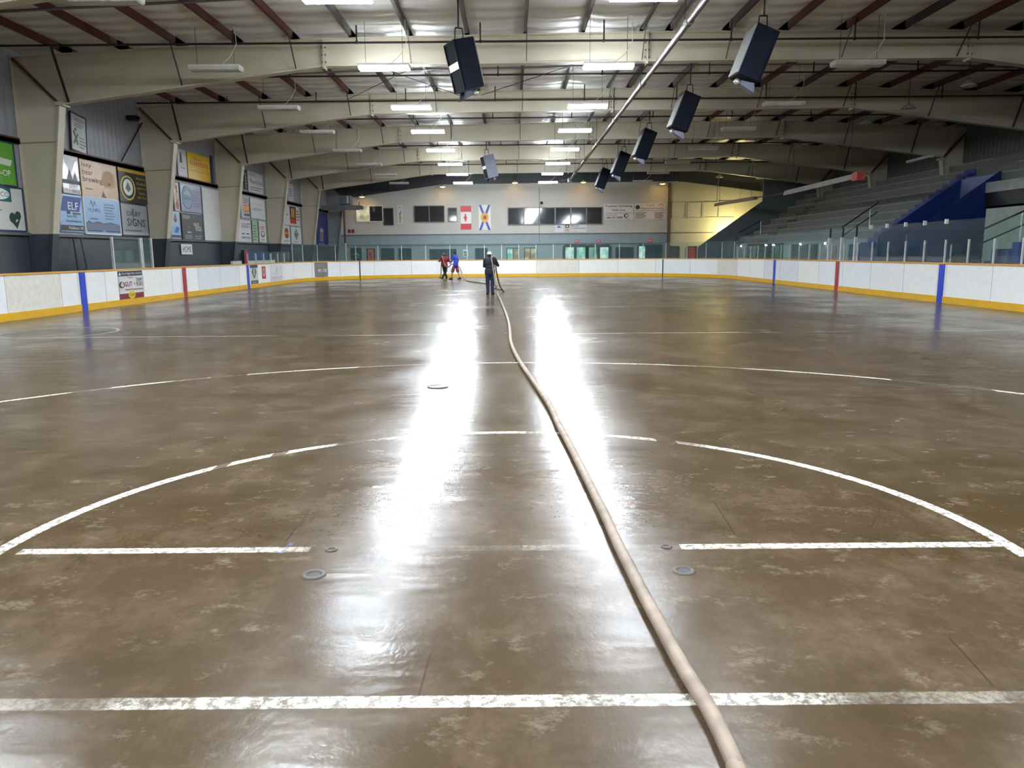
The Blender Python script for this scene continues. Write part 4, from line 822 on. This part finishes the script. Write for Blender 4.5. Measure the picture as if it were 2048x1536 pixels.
# handrails
def rail(pts, label, posts, drop):
    t = thing('handrail', label, 'handrail', pts[0], 'grandstand handrails')
    m = MB(); m.tube(pts, .03, black, 8); m.build('top_rail', t)
    m = MB(); m.tube([(p[0], p[1], p[2]-.42) for p in pts], .025, black, 8); m.build('mid_rail', t)
    for p in posts: m = MB(); m.tube([p, (p[0], p[1], p[2]-drop)], .028, alu, 8); m.build('post', t)
A = onY(1684, 455, 36.5); B = onY(1757, 405, 36.5)
rail([(A[0], 36.5, A[1]), (B[0], 36.5, B[1])], 'dark sloping handrail by the aisle past the blue entrance', [(A[0]+(B[0]-A[0])*f, 36.5, A[1]+(B[1]-A[1])*f) for f in (.05, .78)], .95)
A = onY(1893, 491, 24.0); B = onY(2062, 416, 24.0)
rail([(A[0], 24, A[1]), (B[0], 24, B[1])], 'dark sloping handrail behind the right glass near the right edge', [(A[0]+(B[0]-A[0])*f, 24, A[1]+(B[1]-A[1])*f) for f in (.06, .9)], 1.0)
A = onY(1478, 465, 53.5); B = onY(1522, 442, 53.5)
rail([(A[0], 53.5, A[1]), (B[0], 53.5, B[1])], 'dark sloping handrail at the far end aisle of the grandstand', [(B[0], 53.5, B[1])], .9)
# blue benches and clutter behind the right glass
for k, (tl, br_, c) in enumerate((((2034, 484), (2062, 500), (34, 60, 140)), ((2012, 482+18), (2062, 514), (30, 54, 120)), ((1992, 498), (2046, 512), (22, 38, 84)))):
    x0, z1 = onY(tl[0], tl[1], 22.5+k*.3); x1, z0 = onY(br_[0], br_[1], 22.5+k*.3)
    m = MB(); m.box((x0, 22.4+k*.3, 0), (x1, 22.7+k*.3, z1), mat('blue_block_%d' % k, c)); tag(m.build('blue_step_block'), ['tallest blue block behind the right glass at the right edge', 'middle blue block behind the right glass at the right edge', 'lowest dark blue block behind the right glass at the right edge'][k], 'block', 'blue blocks behind the glass')
cb = thing('folded_table', 'dark folded table leaning behind the right glass near the blue line', 'table', (14.2, 24, 0))
m = MB(); m.box((13.9, 23.5, .9), (14.6, 25.3, .96), dkgrey); m.build('tabletop', cb)
for x, y in ((13.95, 23.6), (14.5, 23.6), (13.95, 25.2), (14.5, 25.2)): m = MB(); m.tube([(x, y, 0), (x, y, .92)], .025, galv, 6); m.build('leg', cb)
for q, (y, h) in enumerate(((23.8, .42), (24.4, .3), (25.0, .5))):
    m = MB(); m.ell((14.2, y, .96+h*.4), (.18, .24, h*.4), mat('bag_%d' % q, [(36, 38, 50), (50, 48, 48), (26, 26, 32)][q])); tag(m.build('equipment_bag', smooth=True), ['dark navy equipment bag on the table behind right glass', 'grey equipment bag on the table behind right glass', 'black tall equipment bag on the table behind right glass'][q], 'bag', 'equipment bags')
# radiant heaters hung over the stand
def heater(y0, y1, z0, z1, X, label, burner):
    t = thing('tube_heater', label, 'heater', (X, (y0+y1)/2, (z0+z1)/2), 'radiant tube heaters')
    m = MB(); m.prism([(X-.16, y0, z0-.08), (X+.2, y0, z0-.02), (X+.12, y0, z0+.16), (X-.1, y0, z0+.16)], (0, y1-y0, z1-z0), mat('heater_reflector', (190, 184, 180), .35, .2) if burner else mat('heater_dull', (150, 128, 122), .4)); m.build('reflector', t)
    m = MB(); m.tube([(X, y0-.05, z0), (X, y1+.05, z1)], .05, steel, 10); m.build('tube', t)
    if burner: m = MB(); m.box((X-.18, y0-.5, z0-.16), (X+.18, y0, z0+.2), mat('burner_red', (196, 84, 74))); m.build('burner', t)
    for f in (.08, .9): m = MB(); y = y0+(y1-y0)*f; z = z0+(z1-z0)*f; m.tube([(X, y, z+.1), (X, y, ztop(X))], .012, black, 6); m.build('hanger', t)
h1a = onX(1712, 355, 15); h1b = onX(1572, 388, 15); heater(h1a[0], h1b[0], h1a[1], h1b[1], 15, 'pale tube heater with red burner over the grandstand, nearer one', True)
h2a = onX(1510, 398, 15); h2b = onX(1432, 411, 15); heater(h2a[0], h2b[0], h2a[1], h2b[1], 15, 'dull tube heater over the grandstand, farther one by the far wall', False)
m = MB(); m.tube([(15, h1b[0], h1b[1]+.05), (15, h2a[0], h2a[1]+.08)], .03, steel, 8); tag(m.build('vent_pipe'), 'thin steel pipe joining the two tube heaters over the stand', 'pipe')
m = MB(); y0, z0 = onX(1862, 312, 20.3); y1, z1 = onX(1816, 324, 20.3); m.prism([(20.2, y0, z0-.06), (20.45, y0, z0-.06), (20.45, y0, z0+.06), (20.2, y0, z0+.06)], (0, y1-y0, z1-z0), white); m.tube([(20.3, (y0+y1)/2, z0), (20.3, (y0+y1)/2, 6.9)], .015, black, 6)
tag(m.build('strip_light'), 'small unlit strip light hung by the third right column', 'strip light')

# ---------------------------------------------------------------- small fittings set in the floor
def socket(px, py, r, label):
    x, y = onZ(px, py); t = thing('floor_socket', label, 'floor socket', (x, y, 0), 'goal post sockets')
    m = MB(); m.lathe([(r, .0), (r*.95, .006), (r*.62, .008), (r*.55, .002)], (x, y, 0), mat('socket_ring', (66, 57, 46), .5), 20, cap=False); m.build('ring', t, True)
    m = MB(); m.lathe([(r*.56, .001), (r*.5, .003)], (x, y, 0), black, 16); m.build('hole', t)
socket(663, 1100, .035, 'small socket in the goal line left of the hose'); socket(627, 1150, .065, 'larger rusty socket just below the goal line left of the hose')
socket(1333, 1094, .03, 'small socket in the goal line right of the hose'); socket(1368, 1142, .06, 'larger socket just below the goal line right of the hose')
x, y = onZ(876, 774); m = MB(); m.lathe([(.13, 0), (.125, .012), (.11, .014), (.1, .008), (.02, .008)], (x, y, 0), mat('drain_plate', (84, 72, 56), .35), 24); tag(m.build('drain_cover', smooth=True), 'round brown drain cover in the floor left of the hose', 'drain cover')

# ---------------------------------------------------------------- people
skin = mat('skin', (176, 128, 104), .5, var=.04)
def remesh(o, vox, it=4):
    r = o.modifiers.new('remesh', 'REMESH'); r.mode = 'VOXEL'; r.voxel_size = vox; r.use_smooth_shade = True
    s = o.modifiers.new('smooth', 'SMOOTH'); s.iterations = it; s.factor = .5
def hand(m, wrist, palm_dir, thumb_dir, curl_dir, ma):
    w, d, t, c = V(wrist), V(palm_dir).normalized(), V(thumb_dir).normalized(), V(curl_dir).normalized()
    t = (t-d*t.dot(d)).normalized(); c = (c-d*c.dot(d)-t*c.dot(t)).normalized()
    m.limb([w, w+d*.05, w+d*.085], [.026, .033, .03], ma)
    for i, (off, L) in enumerate(((.028, .07), (.009, .078), (-.01, .072), (-.028, .056))):
        b = w+d*.085+t*off; k1 = b+d*L*.42+c*L*.12; k2 = k1+d*L*.2+c*L*.3; k3 = k2-d*L*.05+c*L*.26
        m.limb([b, k1, k2, k3], [.0105, .010, .0095, .008], ma, 8)
    b = w+d*.03+t*.025; m.limb([b, b+t*.03+d*.02+c*.01, b+t*.04+d*.045+c*.03], [.014, .012, .009], ma, 8)
def person(name, label, loc, yaw, J, cloth):
    t = thing(name, label, 'person', loc, local=True); t.rotation_euler = (0, 0, yaw)
    B = MB(); hd = V(J['head']); lk = J.get('look', 0); R = Matrix.Rotation(lk, 3, 'Z')
    fwd = R@V((0, 1, 0)); sd = R@V((1, 0, 0))
    B.ell(hd, (.075, .095, .118), skin, R); B.ell(hd+fwd*.02-V((0, 0, .05)), (.06, .075, .07), skin, R)
    B.limb([hd+fwd*.085-V((0, 0, -.02)), hd+fwd*.108-V((0, 0, .02))], [.009, .014], skin, 8)      # nose
    for s_ in (-1, 1): B.ell(hd+sd*.078*s_-V((0, 0, .005)), (.012, .022, .032), skin, R)           # ears
    B.limb([V(J['neck'])-V((0, 0, .06)), hd-V((0, 0, .07))-fwd*.015], [.06, .052], skin)
    ch, pv = V(J['chest']), V(J['pelvis'])
    B.limb([V(J['neck'])-V((0, 0, .05)), ch, (ch+pv)/2, pv], [.07, .10, .09, .10], skin)
    for s_, S in ((-1, 'L'), (1, 'R')):
        B.limb([J['sh'+S], J['el'+S], J['wr'+S]], [.055, .042, .028], skin)
        B.limb([J['hip'+S], J['kn'+S], J['an'+S]], [.082, .055, .038], skin)
        an = V(J['an'+S]); ft = V(J.get('toe'+S, (0, 1, 0))).normalized(); B.limb([an-V((0, 0, .04)), an+ft*.14-V((0, 0, .055))], [.038, .03], skin)
        hand(B, J['wr'+S], J['hd'+S], J['th'+S], J['cu'+S], skin)
    b = B.build('body', t); remesh(b, .0085, 3)
    e = MB()
    for s_ in (-1, 1): e.ell(hd+fwd*.09+sd*.03*s_+V((0, 0, .022)), (.012, .008, .008), white, R, 8, 6)
    e.build('eyes', t, True)
    e = MB(); e.ell(hd+fwd*.093-V((0, 0, .055)), (.026, .008, .007), mat('lips', (150, 90, 84)), R, 8, 6); e.build('mouth', t, True)
    # jacket
    m = MB(); cj = cloth['top']; slv = cloth.get('sleeve', cj)
    sl, sr = V(J['shL']), V(J['shR'])
    m.limb([V(J['neck'])-V((0, 0, .02)), V(J['neck'])-V((0, 0, .07))], [.07, .095], cj)
    m.limb([sl, sr], [.075, .075], cj); mid = (ch+pv)/2; ax = (sr-sl).normalized()
    for p, w, d in ((ch+V((0, 0, .06)), .12, .125), (ch, .115, .13), (mid, .095, .125), (pv, .1, .14), (pv-V((0, 0, .08)), .1, .142)):
        m.limb([p-ax*w, p, p+ax*w], [d*.8, d, d*.8], cj)
    for S in 'LR':
        w = V(J['wr'+S]); el = V(J['el'+S]); m.limb([J['sh'+S], el, el.lerp(w, .93)], [.078, .06, .045], cj)
    o = m.build('jacket', t); remesh(o, .014, 3)
    m = MB(); cl = cloth['bottom']; short = cloth.get('short')
    m.limb([pv-ax*.07-V((0, 0, .09)), pv+ax*.07-V((0, 0, .09))], [.105, .105], cl)
    for S in 'LR':
        hp, kn, an = V(J['hip'+S]), V(J['kn'+S]), V(J['an'+S])
        if short: m.limb([hp-V((0, 0, .06)), hp.lerp(kn, .5), kn.lerp(hp, .05)], [.1, .105, .105], cl)
        else: m.limb([hp-V((0, 0, .06)), kn, an+V((0, 0, .02))], [.1, .082, .068], cl)
    o = m.build('shorts' if short else 'trousers', t); remesh(o, .014, 3)
    for S in 'LR':
        m = MB(); an = V(J['an'+S]); ft = V(J.get('toe'+S, (0, 1, 0))).normalized(); z0 = an.z-.085
        base = V((an.x, an.y, z0)); m.limb([base+V((0, 0, .1)), base+V((0, 0, .05))-ft*.03, base+ft*.08+V((0, 0, .045)), base+ft*.17+V((0, 0, .035))], [.05, .05, .048, .038], cloth['shoe'])
        o = m.build('shoe', t); remesh(o, .01, 2)
    m = MB(); hc = cloth['hair']
    m.ell(hd-fwd*.018+V((0, 0, -.005)), (.081, .092, .105), hc, R); o = m.build('hair', t, True)
    if 'cap' in cloth:
        m = MB(); m.ell(hd-fwd*.005+V((0, 0, .045)), (.09, .107, .085), cloth['cap'], R)
        m.ell(hd+fwd*.11+V((0, 0, .05)), (.06, .07, .008), cloth['cap'], R); m.build('cap', t, True)
    return t
blk = mat('black_shoe', (22, 22, 24), .5); navyc = mat('navy_cloth', (28, 30, 44), .8); navyt = mat('navy_trouser', (26, 30, 58), .8)
nx_, ny_ = -.83, 30.43
person('person', 'person in navy jacket and trousers with white cap, hose over shoulder, back turned', (nx_, ny_, 0), 0, dict(
    head=(-.02, .05, 1.545), look=-.1, neck=(0, .01, 1.42), chest=(0, 0, 1.22), pelvis=(0, 0, .93), shL=(-.185, .0, 1.355), shR=(.19, .0, 1.365),
    elL=(-.225, .15, 1.10), elR=(.315, .10, 1.13), wrL=(-.03, .26, 1.25), wrR=(.17, .24, 1.30), hdL=(.8, .2, .5), hdR=(-.3, .2, .9), thL=(0, -.3, 1), thR=(-1, -.2, 0), cuL=(0, -1, .2), cuR=(-.2, -1, 0),
    hipL=(-.09, 0, .9), hipR=(.09, 0, .9), knL=(-.095, .03, .48), knR=(.095, .03, .48), anL=(-.085, -.02, .085), anR=(.085, -.02, .085), toeL=(-.35, 1, 0), toeR=(.35, 1, 0)),
    dict(top=navyc, bottom=navyt, shoe=blk, hair=mat('dark_hair', (36, 28, 26), .7), cap=mat('white_cap', (226, 226, 228), .7)))
rx, ry = -4.33, 50.66
person('person', 'person in red jacket and black trousers mid-stride, hose over shoulder', (rx, ry, 0), .25, dict(
    head=(-.05, .05, 1.54), look=.4, neck=(-.02, .02, 1.41), chest=(0, 0, 1.2), pelvis=(0, 0, .92), shL=(-.19, 0, 1.34), shR=(.19, 0, 1.34),
    elL=(-.34, .06, 1.12), elR=(.33, .1, 1.1), wrL=(-.16, .22, 1.25), wrR=(.15, .25, 1.15), hdL=(.5, .3, .8), hdR=(-.8, .3, .3), thL=(.6, -.3, .2), thR=(0, 0, 1), cuL=(.3, -1, 0), cuR=(0, -1, .2),
    hipL=(-.09, 0, .89), hipR=(.09, 0, .89), knL=(-.02, .14, .48), knR=(.06, -.02, .47), anL=(.13, .12, .085), anR=(-.15, -.05, .085), toeL=(-.1, 1, 0), toeR=(-.2, 1, 0)),
    dict(top=mat('red_cloth', (124, 26, 40), .8), bottom=mat('black_cloth', (26, 26, 32), .8), shoe=blk, hair=mat('brown_hair', (84, 56, 44), .7)))
bx, by = -3.47, 48.53
person('person', 'person in blue jacket and maroon shorts with dark cap, dragging the hose', (bx, by, 0), 1.1, dict(
    head=(0, .06, 1.62), look=.1, neck=(0, .02, 1.49), chest=(0, 0, 1.28), pelvis=(0, -.02, .97), shL=(-.18, 0, 1.42), shR=(.19, 0, 1.42),
    elL=(-.24, .12, 1.15), elR=(.26, -.02, 1.12), wrL=(-.1, .33, 1.02), wrR=(.25, .08, .88), hdL=(.2, .9, -.1), hdR=(0, .3, -1), thL=(.2, 0, 1), thR=(-.3, 1, 0), cuL=(1, 0, 0), cuR=(-1, 0, .1),
    hipL=(-.09, 0, .94), hipR=(.09, 0, .94), knL=(-.1, .17, .5), knR=(.1, -.1, .5), anL=(-.1, .24, .085), anR=(.1, -.26, .1), toeL=(0, 1, 0), toeR=(0, 1, 0)),
    dict(top=mat('blue_cloth', (40, 66, 170), .8), bottom=mat('maroon_cloth', (120, 56, 66), .8), short=True, shoe=blk, hair=mat('dark_hair', (36, 28, 26), .7), cap=mat('dark_cap', (30, 32, 44), .7)))

# ---------------------------------------------------------------- the hose
r_h = .03
fl = [(1497, 1580), (1475, 1536), (1448, 1478), (1416, 1415), (1372, 1345), (1336, 1280), (1290, 1195), (1258, 1132), (1232, 1080), (1212, 1035), (1190, 990), (1160, 930), (1137, 885), (1118, 850), (1102, 815), (1084, 787), (1064, 758), (1045, 731), (1034, 713), (1026, 697), (1021, 680), (1020, 664), (1018, 648), (1013, 630), (1006, 612), (1000, 598)]
hp = [(x, y, r_h) for x, y in (onZ(px, py+0, r_h) for px, py in fl)]
hp = [(hp[0][0]+.1, hp[0][1]-1.2, r_h)]+hp
S = lambda px, py, Y: (onY(px, py, Y)[0], Y, onY(px, py, Y)[1])
hp += [S(994.5, 586, 30.05), S(991, 569, 30.1), S(988.5, 552, 30.18), S(985.5, 532, 30.22), S(983, 516, 30.27), (nx_+.15, ny_-.03, 1.475), (nx_+.165, ny_+.1, 1.45), (nx_+.2, ny_+.3, 1.31), (nx_+.25, ny_+.55, .85), (nx_+.36, ny_+1.2, .3), (nx_+.5, ny_+2.2, .03), (nx_+.46, ny_+3.3, .03), (nx_+.1, ny_+5.0, .03)]
hp += [onZ(px, py, .03)+(.03,) for px, py in ((985, 569.5), (972, 567), (955, 564.5), (937, 562.3), (931, 560))]
hp += [S(925, 549, 47.9), S(919, 535, 48.25), (bx+.0, by+.33, .9), (bx-.1, by+.4, .92), S(903, 528.5, 48.75), S(899, 532.5, 49.4), S(894.5, 534.6, 50.0), S(889.5, 530, 50.4), S(886.5, 520, 50.46), (rx-.15, ry-.07, 1.44), (rx-.18, ry+.1, 1.43), (rx-.22, ry+.25, 1.28), (rx-.3, ry+.8, .7), (rx-.4, ry+1.4, .05), (rx-.6, ry+2.4, .03)]
# smooth with Catmull-Rom
def cr(P, n=6):
    out = []; P = [V(p) for p in P]
    for i in range(len(P)-1):
        p0, p1, p2, p3 = P[max(i-1, 0)], P[i], P[i+1], P[min(i+2, len(P)-1)]
        for k in range(n):
            t = k/n; q = .5*((2*p1)+(p2-p0)*t+(2*p0-5*p1+4*p2-p3)*t*t+(3*p1-p0-3*p2+p3)*t**3); q.z = max(q.z, r_h*.9); out.append(q)
    out.append(P[-1]); return out
hm = mat('hose_rubber', (138, 122, 106), .6, var=.25, scale=9)
m = MB(); m.tube(cr(hp), r_h, hm, 12); ho = m.build('hose', smooth=True)
tag(ho, 'long brown water hose snaking across the wet floor to three people', 'hose')

# ---------------------------------------------------------------- lights and view
def pl(name, loc, e, c, r=.1):
    l = bpy.data.lights.new(name, 'POINT'); l.energy = e; l.color = c; l.shadow_soft_size = r; o = bpy.data.objects.new(name, l); COL.objects.link(o); o.location = loc
pl('partition_floodlight', (17.2, 60.6, 3.1), 420, (1, .84, .36), .15)
w = bpy.data.worlds.new('world'); sc.world = w; w.use_nodes = True
w.node_tree.nodes['Background'].inputs[0].default_value = (.8, .82, .86, 1); w.node_tree.nodes['Background'].inputs[1].default_value = .02
sc.view_settings.view_transform = 'Standard'; sc.view_settings.look = 'None'; sc.view_settings.gamma = 1; sc.view_settings.exposure = 0.4
try:
    sc.view_settings.use_curve_mapping = False
    sc.cycles.use_denoising = True; sc.cycles.max_bounces = 6; sc.cycles.diffuse_bounces = 4; sc.cycles.glossy_bounces = 2; sc.cycles.transparent_max_bounces = 12; sc.cycles.use_adaptive_sampling = True; sc.cycles.adaptive_threshold = .2; sc.cycles.adaptive_min_samples = 20
    sc.cycles.sample_clamp_indirect = 20; sc.cycles.caustics_reflective = False
except Exception: pass
for o in bpy.data.objects:
    if '_local' in o: del o['_local']
